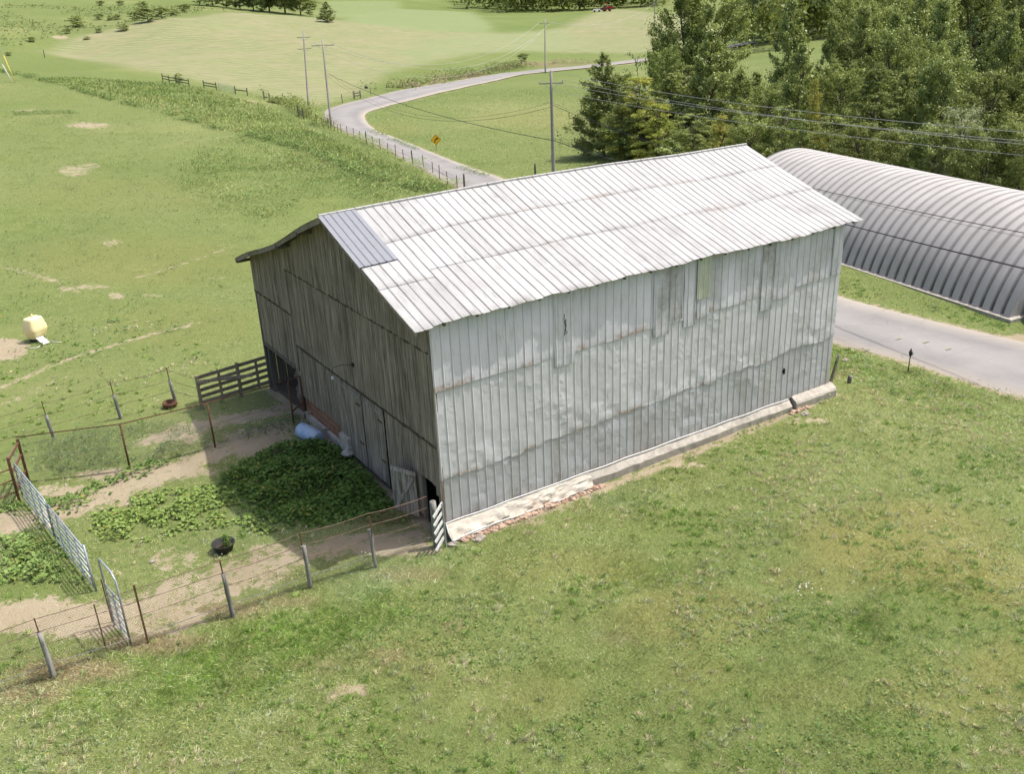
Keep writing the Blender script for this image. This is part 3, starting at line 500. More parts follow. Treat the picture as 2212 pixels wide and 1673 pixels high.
for y0, y1, zf, sd in ((7.15, 11.0, lambda y: .42-.02*(y-9), 5), (1.25, 3.45, lambda y: -.3, 6), (.03, 1.25, lambda y: 1.12-.75*max(0, (.42-y))/.42*1.0 if y > .2 else -.45, 7)):
    a = MB(); boardrow(a, y0, y1, zf, lambda y: 2.5, .004, seed=sd, jb=.01 if sd == 7 else .03); a.build('lower_gable_boards', WOOD, barn)
for y0, y1, sd in ((3.5, 5.05, 8), (5.12, 7.12, 9)):
    a = MB(); boardrow(a, y0, y1, lambda y: -.32, lambda y: 2.36, -.012, seed=sd, wmin=.2, wmax=.34, peel=.4, jb=.02)
    a.box((-.05, (y0+y1)/2, 2.2), (.03, y1-y0-.1, .12), tone=(.6, .3, 0)); d_ = a.build('stall_door', WOOD, barn); d_['label'] = 'wide board door with peeling pale paint'
    for z in (.5, 1.9): MB().box((-.06, y0+.25, z), (.02, .3, .05)).build('hinge', RUST, d_)
a = MB()
for seg in ((.05, 10.6, 5.28), (.05, 10.5, 2.44), (10.7, 14.5, 3.58)):
    n_ = 60; pts = [(-.02-.012*hsh('q', i, seg[2]), seg[0]+(seg[1]-seg[0])*i/n_, seg[2]-.015+.02*hsh('w', i, seg[2])) for i in range(n_+1)]
    a.tube(pts, [.036+.034*hsh('e', i, seg[2]) for i in range(n_+1)], 5, (.9, 0, 0))
a.build('lap_shadow_strip', SOIL, barn)  # dark strips added for the shadow line and debris under the board rows
for y, z0, z1, x in ((.02, -.5, 6.0, .0), (14.42, -.6, 4.75, .0), (14.1, -.6, 1.5, .05), (10.98, -.55, 1.5, .1), (1.22, -.5, 1.2, .04), (10.6, 1.4, 5.3, -.0)): MB().bar((x, y, z0), (x, y, z1), .1, .12, (.6, .1, 0)).build('corner_post', WOODD if y > 1 else WOOD, barn)
MB().bar((.0, 11.0, 1.42), (.0, 14.4, 1.42), .12, .14, (.5, 0, 0)).build('door_header', WOODD, barn)
a = MB(); boardrow(a, 0.02, 14.5, lambda y: -1., zr_, 16.36, sgn=1, seed=11, wmin=.3, wmax=.5); boardrow(a, 0.0, 16.4, lambda y: -1, lambda y: 4.85, 14.48, sgn=1, axis_='x', seed=12, wmin=.3, wmax=.5); a.build('rear_walls', WOOD, barn)
a = MB(); a.box((.16, 8.85, 0), (.22, 3.6, .9)); a.build('block_footing', BLOCK, barn)['label'] = 'low band of orange hollow clay blocks'
a = MB(); a.box((.08, 8.8, -.42), (.3, 3.7, .3)); a.box((.0, 6.75, -.05), (.3, .7, .6)); a.rock((-.1, 6.5, -.3), .25, 5); a.build('concrete_pier', CONC, barn)
# small swung door near the corner, with Z brace
h0 = pz(897, 1022, 1.12); h1 = pz(844, 1007, 1.12); q = Vector((h1[0]-h0[0], h1[1]-h0[1], 0)); L = q.length; q.normalize(); nq = Vector((-q.y, q.x, 0)); base = Vector((h0[0], h0[1], 0))
if nq.x > 0: nq = -nq
a = MB(); k = 0; s = 0.
while s < L-.05:
    w_ = .19; c = base+q*(s+w_/2); a.bar((c.x, c.y, -.38+.02*(k % 2)), (c.x, c.y, 1.14), w_-.012, .022, (hsh('d', k), .55, 0), side=nq); s += w_; k += 1
dr = a.build('low_door', WOOD, barn); dr['label'] = 'small board door swung open beside the dark opening'
f3 = lambda s, z, o=.035: tuple(base+q*s+nq*o+Vector((0, 0, z)))
a = MB(); a.bar(f3(-.02, 1.08), f3(L, 1.08), .12, .03, (.1, .8, 0), side=(0, 0, 1)) if False else a.bar(f3(-.02, 1.08), f3(L, 1.08), .035, .13, (.1, .8, 0)); a.bar(f3(.08, .95), f3(L-.1, -.25), .035, .11, (.1, .7, 0)); a.build('brace', WOOD, dr)
# bent lamp arm
a = MB(); a.tube([(-.08, 5.36, 3.3), (-.2, 5.36, 3.33), (-.42, 5.5, 3.34), (-.62, 5.62, 3.27), (-.68, 5.66, 3.12), (-.68, 5.66, 2.98)], .009, 5); a.box((-.08, 5.36, 3.3), (.05, .12, .12)); la = a.build('lamp_arm', BLACK, barn)
a = MB(); a.lathe((-.68, 5.66, 2.9), [(.01, -.05), (.05, -.03), (.055, .02), (.03, .07)], 10); a.build('lamp_bulb', WHITE, la)
# footing along the metal side
a = MB(); xs = np.linspace(3.4, 14.25, 45); V_ = []
for i, x in enumerate(xs):
    wob = .03*math.sin(x*1.7)+.02*(hsh('f', i)-.5); wob += .05*(hsh('f9', i//3)-.5); V_ += [(x, .03, .0), (x, -.02, .0), (x, -.19+wob, -.19-.04*hsh('g', i)), (x, -.205+wob, -.235), (x, -.17+wob*.5, -.60)]
a.add(V_, [(i*5+j, (i+1)*5+j, (i+1)*5+j+1, i*5+j+1) for i in range(len(xs)-1) for j in range(4)]); a.build('whitewashed_footing', CONC, barn)
a = MB(); xs = np.linspace(14.4, 16.55, 12); V_ = []
for i, x in enumerate(xs): V_ += [(x, .03, .04), (x, -.03, .04), (x, -.26, -.10), (x, -.30, -.16-.03*hsh('y', i)), (x, -.26, -.6)]
a.add(V_, [(i*5+j, (i+1)*5+j, (i+1)*5+j+1, i*5+j+1) for i in range(len(xs)-1) for j in range(4)]+[(0, 1, 2, 3, 4), (59, 58, 57, 56, 55)]); a.build('reddish_footing', CONC, barn)
a = MB(); a.uv = []
def skp(s, t_): return (s, -.03-.30*t_-.10*t_*max(0, 1-s/5), .0-.30*t_-.10*t_*t_)
sheetgrid(a, skp, -.0, 5.2, 1.0, 0.0, (0, -1, .8), rib=.4, rh=0, dt=.12, dent=lambda s, t_: .14*(abs(vn1(s, t_, .3, 6)-.5)*2-.3)*t_, tonef=lambda s, t_: (vn1(s, t_, .6, 1), .25*vn1(s, t_, .4, 9), .8*max(0, vn1(s, t_, .5, 4)-.5)*2*t_), seed=4); a.build('skirting_sheet', SKIRT, barn)
a = MB(); a.tube([(x, -.05+.01*math.sin(x*4), .02+.01*math.sin(x*3)) for x in np.linspace(.0, 14.2, 50)], .022, 5); a.tube([(x, -.36-.06*(1-x/5), -.36+.04*math.sin(x*1.3)) for x in np.linspace(.0, 4.2, 16)], .02, 5); a.tube([(.02, -.05, .0), (-.03, -.25, -.18), (.0, -.42, -.38)], .02, 5); a.build('pale_edge_trim', WHITE, barn)
a = MB()
for i in range(22): x = .4+i*.24; a.rock((x, -.30-.08*hsh('c', i)-.12*max(0, 1-x/5), -.50+.04*hsh('v', i)), .12+.08*hsh('b', i), i, .7)
a.build('clay_rubble', CLAY, barn); a = MB()
for i in range(7): a.rock((14.1+i*.14, -.30-.1*hsh('c2', i), -.42), .09+.05*hsh('b2', i), 60+i, .7)
a.build('clay_rubble', CLAY, barn)
# contents seen in the left doorway
for i, (x, y, z, r_) in enumerate(((.75, 11.6, -.1, .62), (1.2, 12.5, -.15, .7), (.9, 12.1, .55, .55))):
    a = MB(); a.rock((x, y, z), r_, 20+i, .85); tag(a.build('feed_sack', STRAW, None, True), ['brown feed sack slumped at the right of the left doorway', 'brown feed sack slumped deep inside the left doorway', 'brown feed sack lying on top of the others in the left doorway'][i], 'sack', 'feed sacks inside the doorway')
tag(MB().box((8.2, 7.25, -.52), (16.2, 14.3, .1)).build('dirt_floor', SOIL), kind='structure')

# ================================================================== ARCHED BUILDING
QO = np.array([30.76, 1.55]); QA = np.array([.141, .99]); QN = np.array([.99, -.141]); QW, QH, QL, QB = 5.5, 4.25, 22.2, -1.1
qr = (QW*QW+QH*QH)/(2*QH); qc = QH-qr; qa0 = math.asin(max(-1, min(1, -qc/qr)))
qz = lambda th, dr: (QW-(qr+dr)*math.cos(th), QB+qc+(qr+dr)*math.sin(th))
qs = thing('arched_building', (36, 3, QB), 'long arched building of ribbed grey sheet metal across the drive', 'building')
V = []; FF = []; TN = []; prof = [(0, 0, 0), (.36, 0, 0), (.39, -.015, .3), (.415, -.16, 1), (.56, -.16, 1), (.585, -.015, .3), (.6, 0, 0)]; NT = 72; sl_ = []
k = 0
while k*.6 < QL:
    for d, h, tn in prof[:-1]:
        if k*.6+d <= QL: sl_.append((k*.6+d, h, tn))
    k += 1
for i, (s, h, tn) in enumerate(sl_):
    for j in range(NT+1):
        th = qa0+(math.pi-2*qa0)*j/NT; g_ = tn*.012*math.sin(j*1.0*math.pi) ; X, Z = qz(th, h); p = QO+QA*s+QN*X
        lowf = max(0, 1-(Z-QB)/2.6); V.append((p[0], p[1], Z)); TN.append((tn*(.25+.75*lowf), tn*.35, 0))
V = np.array(V); m_ = NT+1; FF = np.array([(i*m_+j, i*m_+j+1, (i+1)*m_+j+1, (i+1)*m_+j) for i in range(len(sl_)-1) for j in range(NT)])
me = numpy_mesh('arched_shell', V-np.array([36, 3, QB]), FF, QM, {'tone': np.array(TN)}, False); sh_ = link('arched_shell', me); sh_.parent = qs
for s_ in (0.02, QL-.3):
    a = MB()
    for i in range(22):
        X0 = .02+i*.5; X1 = min(X0+.48, 2*QW-.02)
        def zz(X): c_ = (QW-X)/qr; return QB+qc+qr*math.sqrt(max(0, 1-c_*c_))
        p0 = QO+QA*s_+QN*X0; p1 = QO+QA*s_+QN*X1; z0, z1 = max(QB+.02, zz(X0)-.03), max(QB+.02, zz(X1)-.03); q0 = p0+QA*.05; q1 = p1+QA*.05
        a.add([(p0[0], p0[1], QB-.1), (p1[0], p1[1], QB-.1), (p1[0], p1[1], z1), (p0[0], p0[1], z0), (q0[0], q0[1], QB-.1), (q1[0], q1[1], QB-.1), (q1[0], q1[1], z1), (q0[0], q0[1], z0)], [(0, 1, 2, 3), (7, 6, 5, 4), (0, 4, 5, 1), (1, 5, 6, 2), (2, 6, 7, 3), (3, 7, 4, 0)], (.1, 0, 0))
    a.build('end_wall', QM, qs)
a = MB(); w2 = []
for s_ in np.linspace(-.25, QL+.1, 30): w2.append(QO+QA*s_)
for o_ in (-.22,):
    for i in range(29):
        p, q_ = w2[i]+QN*o_, w2[i+1]+QN*o_; p2, q2 = w2[i]+QN*.5, w2[i+1]+QN*.5
        a.add([(p[0], p[1], QB+.04), (q_[0], q_[1], QB+.04), (q2[0], q2[1], QB+.04), (p2[0], p2[1], QB+.04), (p[0], p[1], QB-.4), (q_[0], q_[1], QB-.4)], [(0, 1, 2, 3), (4, 5, 1, 0)])
p0, p1 = QO-QA*.25-QN*.22, QO-QA*.25+QN*(2*QW+.3); p2, p3 = QO+QA*.3+QN*(2*QW+.3), QO+QA*.3-QN*.22
a.add([(p0[0], p0[1], QB+.042), (p1[0], p1[1], QB+.042), (p2[0], p2[1], QB+.042), (p3[0], p3[1], QB+.042), (p0[0], p0[1], QB-.4), (p1[0], p1[1], QB-.4)], [(0, 1, 2, 3), (4, 5, 1, 0)]); a.build('slab', CONC, qs)
# ================================================================== FENCES AND YARD THINGS
def P3(u, v): return Vector(at(u, v))
def chain(name, pts, h, z0=.04, sp=.075, r=.0032, mat=None, parent=None):
    """diamond wire netting along a polyline of ground points (top follows pts + h)"""
    mb = MB()
    for i in range(len(pts)-1):
        a, b = Vector(pts[i]), Vector(pts[i+1]); L = (Vector((b.x, b.y, 0))-Vector((a.x, a.y, 0))).length
        H = h-z0; f = lambda s, z: tuple(a.lerp(b, max(0, min(1, s/L)))+Vector((0, 0, z0+z)))
        nn = int((L+H)/sp)
        for k in range(nn+1):
            s = k*sp
            for sg in (1, -1):
                s0 = s if sg > 0 else s-H; s1 = s-H if sg > 0 else s        # slanting wires clipped to the bay
                za, zb = 0., H
                x0, x1 = s0, s1
                def clipx(x, za, zb, x0, x1): return za+(x-x0)/(x1-x0)*(zb-za)
                A_, B_ = [x0, za], [x1, zb]
                for q_ in (A_, B_):
                    if q_[0] < 0: q_[1] = clipx(0, za, zb, x0, x1); q_[0] = 0
                    if q_[0] > L: q_[1] = clipx(L, za, zb, x0, x1); q_[0] = L
                if abs(A_[0]-B_[0]) > .01 and -1e-6 <= A_[1] <= H+1e-6 and -1e-6 <= B_[1] <= H+1e-6: mb.tube([f(*A_), f(*B_)], r, 3, cap=False)
    return mb.build(name, mat or WIREM, parent)
def strand(parent, pts, r=.006, mat=None, name='wire', sag=.03, barbs=0):
    m = MB(); full = []
    for i in range(len(pts)-1):
        a, b = Vector(pts[i]), Vector(pts[i+1])
        for k in range(8): t_ = k/8; full.append(a.lerp(b, t_)-Vector((0, 0, sag*4*t_*(1-t_))))
    full.append(Vector(pts[-1])); m.tube(full, r, 4)
    if barbs:
        for i in range(len(full)-1):
            a, b = full[i], full[i+1]; d = (b-a)
            for k in range(max(1, int(d.length/barbs))):
                c = a+d*((k+.5)/max(1, int(d.length/barbs))); 
                if random.random() < .6: m.bar(c-d.normalized()*.05, c+d.normalized()*.05, .016, .016)
    return m.build(name, mat or RUSTW, parent)
def post_mb(b, h, r0, r1, lean=(0, 0), n=9, seed=0, cap=True):
    m = MB(); rs = random.Random(seed); pts = []; rad = []
    for i in range(6):
        t_ = i/5; pts.append((b[0]+lean[0]*t_+rs.uniform(-.008, .008), b[1]+lean[1]*t_+rs.uniform(-.008, .008), b[2]-.15+(h+.15)*t_)); rad.append((r0+(r1-r0)*t_)*rs.uniform(.93, 1.07))
    m.tube(pts, rad, n, (rs.random(), rs.random()*.5, 0)); return m
# --- front fence: wooden line posts, pipe posts, netting and barbed strands
fp = [((118,1465),(98,1365)), ((505,1334),(490,1243)), ((672,1271),(660,1192)), ((812,1227),(806,1147))]
B = [P3(*b) for b, t_ in fp]; corner = P3(943,1182)
fence = thing('wire_fence', B[1], 'front yard fence of rusty netting and barbed wire on split posts beside the lawn', 'fence')
for i, (b, (bp, tp)) in enumerate(zip(B, fp)):
    h = 1.33 if i < 3 else 1.22; o = post_mb(b, h, (.075-.008*i), .055, (-.05 if i < 2 else -.02, .05), seed=i).build('wooden_post', WOODG, fence, True)
    MB().rock((b.x-.05, b.y+.05, b.z+h), .05, i, .3).build('mossy_top', WOODG, o)
    if i < 3: MB().bar((b.x-.05, b.y+.05, b.z+h-.25), (b.x-.07, b.y+.06, b.z+h+.42), .03, .03).build('pipe_stub', RUST, fence)
MB().bar((B[3].x, B[3].y, B[3].z+1.0), (B[3].x-.02, B[3].y, B[3].z+1.65), .03).build('pipe_stub', RUST, fence)
ep = Vector(B[0])+(Vector(B[0])-Vector(B[1]))*.75; ep.z = hz(ep.x, ep.y); line = [ep]+B+[corner+Vector((-.05, .1, 0))]
tops = [p+Vector((-.06, .06, 0)) for p in line]
for (u, v, u2, v2) in ((320,1390,287,1273), (229,1402,210,1298), (243,1345,237,1265)):
    b = P3(u, v); o = MB().bar((b.x, b.y, b.z-.1), (b.x-.02, b.y, b.z+(1.75 if u > 300 else 1.35)), .045 if u > 300 else .03).build('pipe_post', RUST, fence)
for hh, r_, mt in ((1.72, .011, RUSTW), (1.36, .009, RUSTW), (.95, .007, RUSTW), (.38, .009, WIREM)):
    o = strand(fence, [p+Vector((0, 0, hh if i < 5 else hh-.1)) for i, p in enumerate(tops)], r_, mt, 'barbed_wire', .04, .22)
chain('netting', [tuple(p+Vector((.04, .1, 0))) for p in tops], 1.6, parent=fence, sp=.085, r=.0019, mat=RUSTW)
# corner post and the short board rack beside it
c = corner; o = post_mb(c, 1.5, .10, .095, (0, 0), 12, 9).build('corner_post', WOODG, None, True); tag(o, 'stout round grey post at the barn corner where the fence ends', 'post'); o.name = 'fence_post'
rk = P3(964,1182); rack = thing('slatted_gate', rk, 'narrow gate of five pale slanting slats on a metal post by the barn corner', 'gate')
MB().bar((rk.x, rk.y, rk.z-.1), (rk.x-.02, rk.y, rk.z+1.45), .05, .035).build('metal_post', GALV, rack)
for k in range(5): MB().bar((rk.x+.0, rk.y+.03, rk.z+.36+.27*k), (rk.x-.42, rk.y-.28+.1, rk.z+.12+.27*k), .03, .10).build('slat', WHITE, rack)
# --- galvanised gate panels
def tubegate(name, a, b, h0, h1, label, bars=6, stays=3, group=None, bow=None):
    a = Vector(a); b = Vector(b); g = thing(name, a, label, 'gate', group); U = lambda t_, z: tuple(a.lerp(b, t_)+Vector((0, 0, z)))
    m = MB(); m.tube([U(0, h0), U(0, h1-.08), U(.03, h1), U(.97, h1), U(1, h1-.08), U(1, h0), U(0, h0)], .024, 7); m.build('frame', GALV, g, True)
    for k in range(1, bars): z = h0+(h1-h0)*(k/bars)**.9; MB().tube([U(0, z), U(1, z)], .017, 6).build('bar', GALV, g, True)
    for k in range(1, stays+1): MB().bar(U(k/(stays+1), h0), U(k/(stays+1), h1), .012, .05).build('stay', GALV, g)
    MB().box(tuple(Vector(U(0, (h0+h1)/2))), (.05, .05, .12)).build('latch', GALV, g); return g
ga, gb = P3(52,1083), P3(205,1278); mid = ga.lerp(gb, .5); mid.z = hz(mid.x, mid.y)
GG = 'galvanised gate panels in the yard'
tubegate('tube_gate', ga, mid-(gb-ga)*.01, .18, 1.42, 'farther galvanised tube gate panel hinged on the rusty square frame', 6, 3, GG); tubegate('tube_gate', mid+(gb-ga)*.01, gb, .16, 1.38, 'nearer galvanised tube gate panel ending free in the weedy yard', 6, 3, GG)
e = MB(); e.tube([tuple(gb+Vector((.03, -.05, -.1))), tuple(gb+Vector((.0, 0, 1.5)))], .035, 8); tag(e.build('gate_post', GALV, None, True), 'galvanised upright at the free end of the long gate', 'post')
lg, rg = P3(248,1352), P3(283,1394); bow = thing('walk_through_gate', rg, 'tall narrow galvanised bow gate with bars in its lower half behind the front fence', 'gate')
W3 = lambda t_, z: tuple(lg.lerp(rg, t_)+Vector((0, 0, z)))
MB().tube([W3(0, -.05), W3(0, 1.95), W3(.05, 2.08), W3(.8, 2.08), W3(1, 1.9), W3(1, -.05)], .026, 8).build('bow_frame', GALV, bow, True)
for k in range(7): MB().tube([W3(0, .12+k*.2), W3(1, .12+k*.2)], .017, 6).build('bar', GALV, bow, True)
MB().bar(W3(.5, .12), W3(.5, 1.32), .012, .05).build('stay', GALV, bow)
# rusty square-tube frame
r1, r2 = P3(42,1083), P3(62,1040); fr = thing('rusty_stile', r1, 'rusty square tube frame with crosspieces where fence and gate meet', 'frame')
MB().bar(tuple(r1-Vector((0, 0, .1))), tuple(r1+Vector((0, 0, 1.62))), .09).build('upright', RUST, fr); MB().bar(tuple(r2-Vector((0, 0, .1))), tuple(r2+Vector((0, 0, 1.62))), .09).build('upright', RUST, fr)
for z in (1.5, 1.05, .45): MB().bar(tuple(r1+Vector((0, 0, z))), tuple(r2+Vector((0, 0, z))), .06).build('crosspiece', RUST, fr)
for k in range(12): MB().bar(tuple(r1.lerp(r2, .25)+Vector((-.05, 0, .3+k*.11))), tuple(r1.lerp(r2, .8)+Vector((-.05, 0, .3+k*.11))), .012).build('rung', WIREM, fr)
lf = thing('pipe_fence', P3(0,1120), 'rusty pipe rails running left out of view from the square frame', 'fence')
for z in (1.2, .8, .35): q0 = r1+Vector((0, 0, z)); MB().tube([tuple(q0), tuple(q0+Vector((-3.2, -.9, .02)))], .024, 6).build('rail', RUST, lf, True)
q0 = r1+Vector((-3.2, -.9, 0)); q0.z = hz(q0.x, q0.y); MB().tube([tuple(q0), tuple(q0+Vector((0, 0, 1.4)))], .04, 6).build('post', RUST, lf, True)
# --- rear chain link fence with rusty top pipe
rc = [(60,1040), (281,1014), (465,967), (635,916)]; RB = [P3(*p) for p in rc]; rf = thing('chain_link_fence', RB[1], 'chain link fence with rusty pipe top rail behind the yard', 'fence')
for i, b in enumerate(RB[1:]): MB().tube([tuple(b-Vector((0, 0, .1))), tuple(b+Vector((0, 0, 1.75)))], .034, 8, ).build('pipe_post', RUST, rf, True)
MB().tube([tuple(b+Vector((0, 0, 1.74-.04*(i == 0)))) for i, b in enumerate(RB)], .02, 6).build('top_rail', RUST, rf, True)
chain('netting', [tuple(b) for b in RB], 1.72, parent=rf, sp=.085, r=.0021)
strand(rf, [b+Vector((0, 0, .9)) for b in RB], .006, WIREM, 'tension_wire'); strand(rf, [b+Vector((0, 0, .35)) for b in RB], .006, WIREM, 'tension_wire')
e1, e2 = P3(660,905), RB[3]; MB().bar(tuple(e1), tuple(e1+Vector((0, 0, 1.75))), .05).build('end_post', RUST, rf); MB().bar(tuple(e1+Vector((0, 0, .7))), tuple(e2+Vector((0, 0, .5))), .05).build('brace_pipe', RUST, rf); chain('netting', [tuple(e2), tuple(e1)], 1.7, parent=rf, sp=.085, r=.0021)
MB().bar(tuple(e1+Vector((0, 0, 1.74))), tuple(e2+Vector((0, 0, 1.74))), .03).build('top_rail', RUST, rf)
# --- barbed wire fence farther back
bp = [(118,950), (262,905), (381,873)]; BB = [P3(*p) for p in bp]; d0 = BB[0]-(BB[1]-BB[0])*1.2; d0.z = hz(d0.x, d0.y); bf = thing('barbed_wire_fence', BB[1], 'low barbed wire fence on split posts across the grazed pasture', 'fence')
for i, b in enumerate(BB): o = post_mb(b, 1.05, .075, .06, (-.08, .03), seed=20+i).build('wooden_post', WOODG, bf, True); MB().bar(tuple(b+Vector((-.08, 0, .8))), tuple(b+Vector((-.11, 0, 1.62))), .03).build('steel_stub', RUST, bf)
cpn = P3(436,884)
for hh in (1.5, 1.05, .6): strand(bf, [d0+Vector((0, 0, hh))]+[b+Vector((-.06, 0, hh)) for b in BB]+[cpn+Vector((0, 0, hh*.85))], .008, RUSTW, 'barbed_wire', .03, .25)
# --- board corral panel beside the left doorway
c0, c1 = P3(437,884), P3(590,838); bo = thing('board_fence', c0, 'weathered board corral with five rails and a slanting brace at the left doorway', 'fence')
for t_ in (0, .55, 1.0): p = c0.lerp(c1, t_); p.z = hz(p.x, p.y); MB().bar(tuple(p), tuple(p+Vector((0, 0, 1.42+.08*t_))), .13, .11, (.4, 0, 0)).build('post', WOODB, bo)
for t_ in (.28, .8): p = c0.lerp(c1, t_); p.z = hz(p.x, p.y); MB().bar(tuple(p+Vector((.05, .06, .1))), tuple(p+Vector((.05, .06, 1.35))), .04, .1, (.2, 0, 0)).build('batten', WOODB, bo)
for k in range(5): z = .22+.27*k; MB().bar(tuple(c0+Vector((.04, .07, z))), tuple(c1+Vector((.04, .07, z+.06))), .03, .14, (hsh('cr', k), 0, 0)).build('rail', WOODB, bo)
MB().bar(tuple(c0+Vector((-.05, -.06, 1.18))), tuple(c0.lerp(c1, .72)+Vector((-.05, -.4, .95))), .03, .13, (.1, .3, 0)).build('slanting_brace', WOODB, bo)
# --- mineral feeder / yellow plastic housing
fb = P3(82,735); fd = thing('livestock_feeder', fb, 'pale yellow plastic feeder with bulging sides standing in the pasture', 'feeder')
def ngon(mb, prof, c, sx, sy, rot, n=8):
    vs = []
    for s_, z in prof:
        for k in range(n): a_ = 2*math.pi*(k+.5)/n; x = s_*sx*max(-1, min(1, 1.08*math.cos(a_))); y = s_*sy*max(-1, min(1, 1.08*math.sin(a_))); vs.append((c[0]+x*math.cos(rot)-y*math.sin(rot), c[1]+x*math.sin(rot)+y*math.cos(rot), c[2]+z))
    fs = [(i*n+k, i*n+(k+1) % n, (i+1)*n+(k+1) % n, (i+1)*n+k) for i in range(len(prof)-1) for k in range(n)]+[tuple(range(n))[::-1], tuple(range((len(prof)-1)*n, len(prof)*n))]
    mb.add(vs, fs)
a = MB(); n_ = 28; vs = []; prf = [(.60, .15), (.72, .16), (.77, .2), (.88, .36), (.99, .52), (1.03, .60), (1.02, .68), (.95, .84), (.84, 1.04), (.79, 1.13), (.74, 1.18), (.62, 1.20)]
for s_, z in prf:
    for k in range(n_):
        a_ = 2*math.pi*k/n_; cx_, sy_ = math.cos(a_), math.sin(a_); e_x = abs(cx_)**.45*(1 if cx_ > 0 else -1); e_y = abs(sy_)**.45*(1 if sy_ > 0 else -1); x, y = s_*.50*e_x, s_*.40*e_y; vs.append((fb.x+x*math.cos(.6)-y*math.sin(.6), fb.y+x*math.sin(.6)+y*math.cos(.6), fb.z+z))
a.add(vs, [(i*n_+k, i*n_+(k+1) % n_, (i+1)*n_+(k+1) % n_, (i+1)*n_+k) for i in range(len(prf)-1) for k in range(n_)]+[tuple(range(n_))[::-1], tuple(range((len(prf)-1)*n_, len(prf)*n_))]); a.build('body', YEL, fd, True)
a = MB(); a.lathe(tuple(fb+Vector((0, 0, 1.18))), [(.05, 0), (.05, .1), (.02, .2)], 8); a.build('lifting_knob', YEL, fd); a = MB(); ngon(a, [(.8, 0.02), (.75, .2)], fb, .42, .34, .35); a.build('base', BLACK, fd)
q = Vector((.18, -.75, 0)); MB().bar(tuple(fb+Vector((.05, -.4, .25))), tuple(fb+Vector((.25, -.95, .03))), .36, .03).build('ramp_plate', WHITE, fd)
tag(MB().tube([(fb.x-.6+1.5*t_/14, fb.y-1.0-.25*math.sin(t_*.55), hz(fb.x-.6+1.5*t_/14, fb.y-1.0-.25*math.sin(t_*.55))+.03) for t_ in range(15)], .02, 6).build('hose', WHITE, None, True), 'thin white hose lying in the grass before the yellow feeder', 'hose')
# --- tub, barrel, tyre ring, rocks
tb = P3(485,1190); tub = thing('rubber_tub', tb, 'black round rubber feed tub with weeds growing in it', 'tub'); a = MB(); a.lathe(tuple(tb), [(.24, 0), (.31, .24), (.345, .26), (.335, .28), (.29, .25), (.22, .06), (.01, .05)], 26); a.build('bowl', BLACK, tub, True)
a = MB(); a.lathe(tuple(tb+Vector((0, 0, .07))), [(.235, 0), (.245, .03), (.01, .035)], 18); a.build('muddy_bottom', SOIL, tub)
p0, p1 = Vector(pz(652,930,-.3)), Vector(pz(702,950,-.3)); p0.z = hz(p0.x, p0.y)+.22; p1.z = hz(p1.x, p1.y)+.12; ax = (p1-p0).normalized(); Mx = ax.to_track_quat('Z', 'Y').to_matrix()
L = 1.05; a = MB(); a.lathe(tuple(p0-ax*.08), [(.02, 0), (.24, .0), (.285, .05), (.29, .3), (.30, .33), (.29, .36), (.29, .66), (.30, .69), (.29, .72), (.285, L-.05), (.24, L), (.02, L)], 22, M=Mx); bo_ = thing('plastic_barrel', p0, 'pale blue plastic barrel lying on its side in the weeds by the gable', 'barrel'); a.build('drum', BLUEB, bo_, True)
a = MB(); a.lathe(tuple(p0-ax*.1), [(.03, 0), (.05, 0), (.05, .03), (.03, .03)], 8, M=Mx); a.build('bung', WHITE, bo_)
for i, (q0, q1) in enumerate((((635,912), (690,906)), ((690,950), (728,938)))): s0, s1_ = P3(*q0), P3(*q1); tag(MB().bar(tuple(s0+Vector((0, 0, .3))), tuple(s1_+Vector((0, 0, .34))), .05, .07, (.2, .5, 0)).build('loose_board', WOODB), ['loose grey board behind the blue barrel', 'loose grey board in front of the blue barrel'][i], 'board', 'loose boards around the barrel')
tb = P3(368,880); a = MB(); a.lathe(tuple(tb), [(.24, 0), (.29, .16), (.27, .24), (.23, .22), (.2, .02)], 14); tag(a.build('rusty_ring', RUST, None, True), 'rusty round pan beside the third split post of the rear wire fence', 'pan')
for i, (u, v, r_, lb) in enumerate(((978,1178,.17,'flat pale stone at the foot of the slatted gate'), (1037,1166,.2,'squared fieldstone in the grass by the footing'), (137,1150,.1,'small pale stone half way along the long gate'), (252,1164,.08,'small pale stone in the pasture behind the barbed wire fence'), (1826,780,.17,'dark broken stone in the mound behind the barn corner'), (1740,896,.16,'brick red stone in the break of the footing'))):
    if i in (2, 3): u, v = [(137,1150), (252,1163)][i-2]; u, v = ((330,1215), (253,1020))[i-2]
    p = P3(u, v); a = MB(); a.rock(tuple(p+Vector((0, 0, .03))), r_, 40+i, .45); o = a.build('fieldstone', ROCK); 
    if i == 2: lb = 'small pale stone lying between the tub and the bow gate'
    tag(o, lb, 'stone', 'stones lying about the yard')
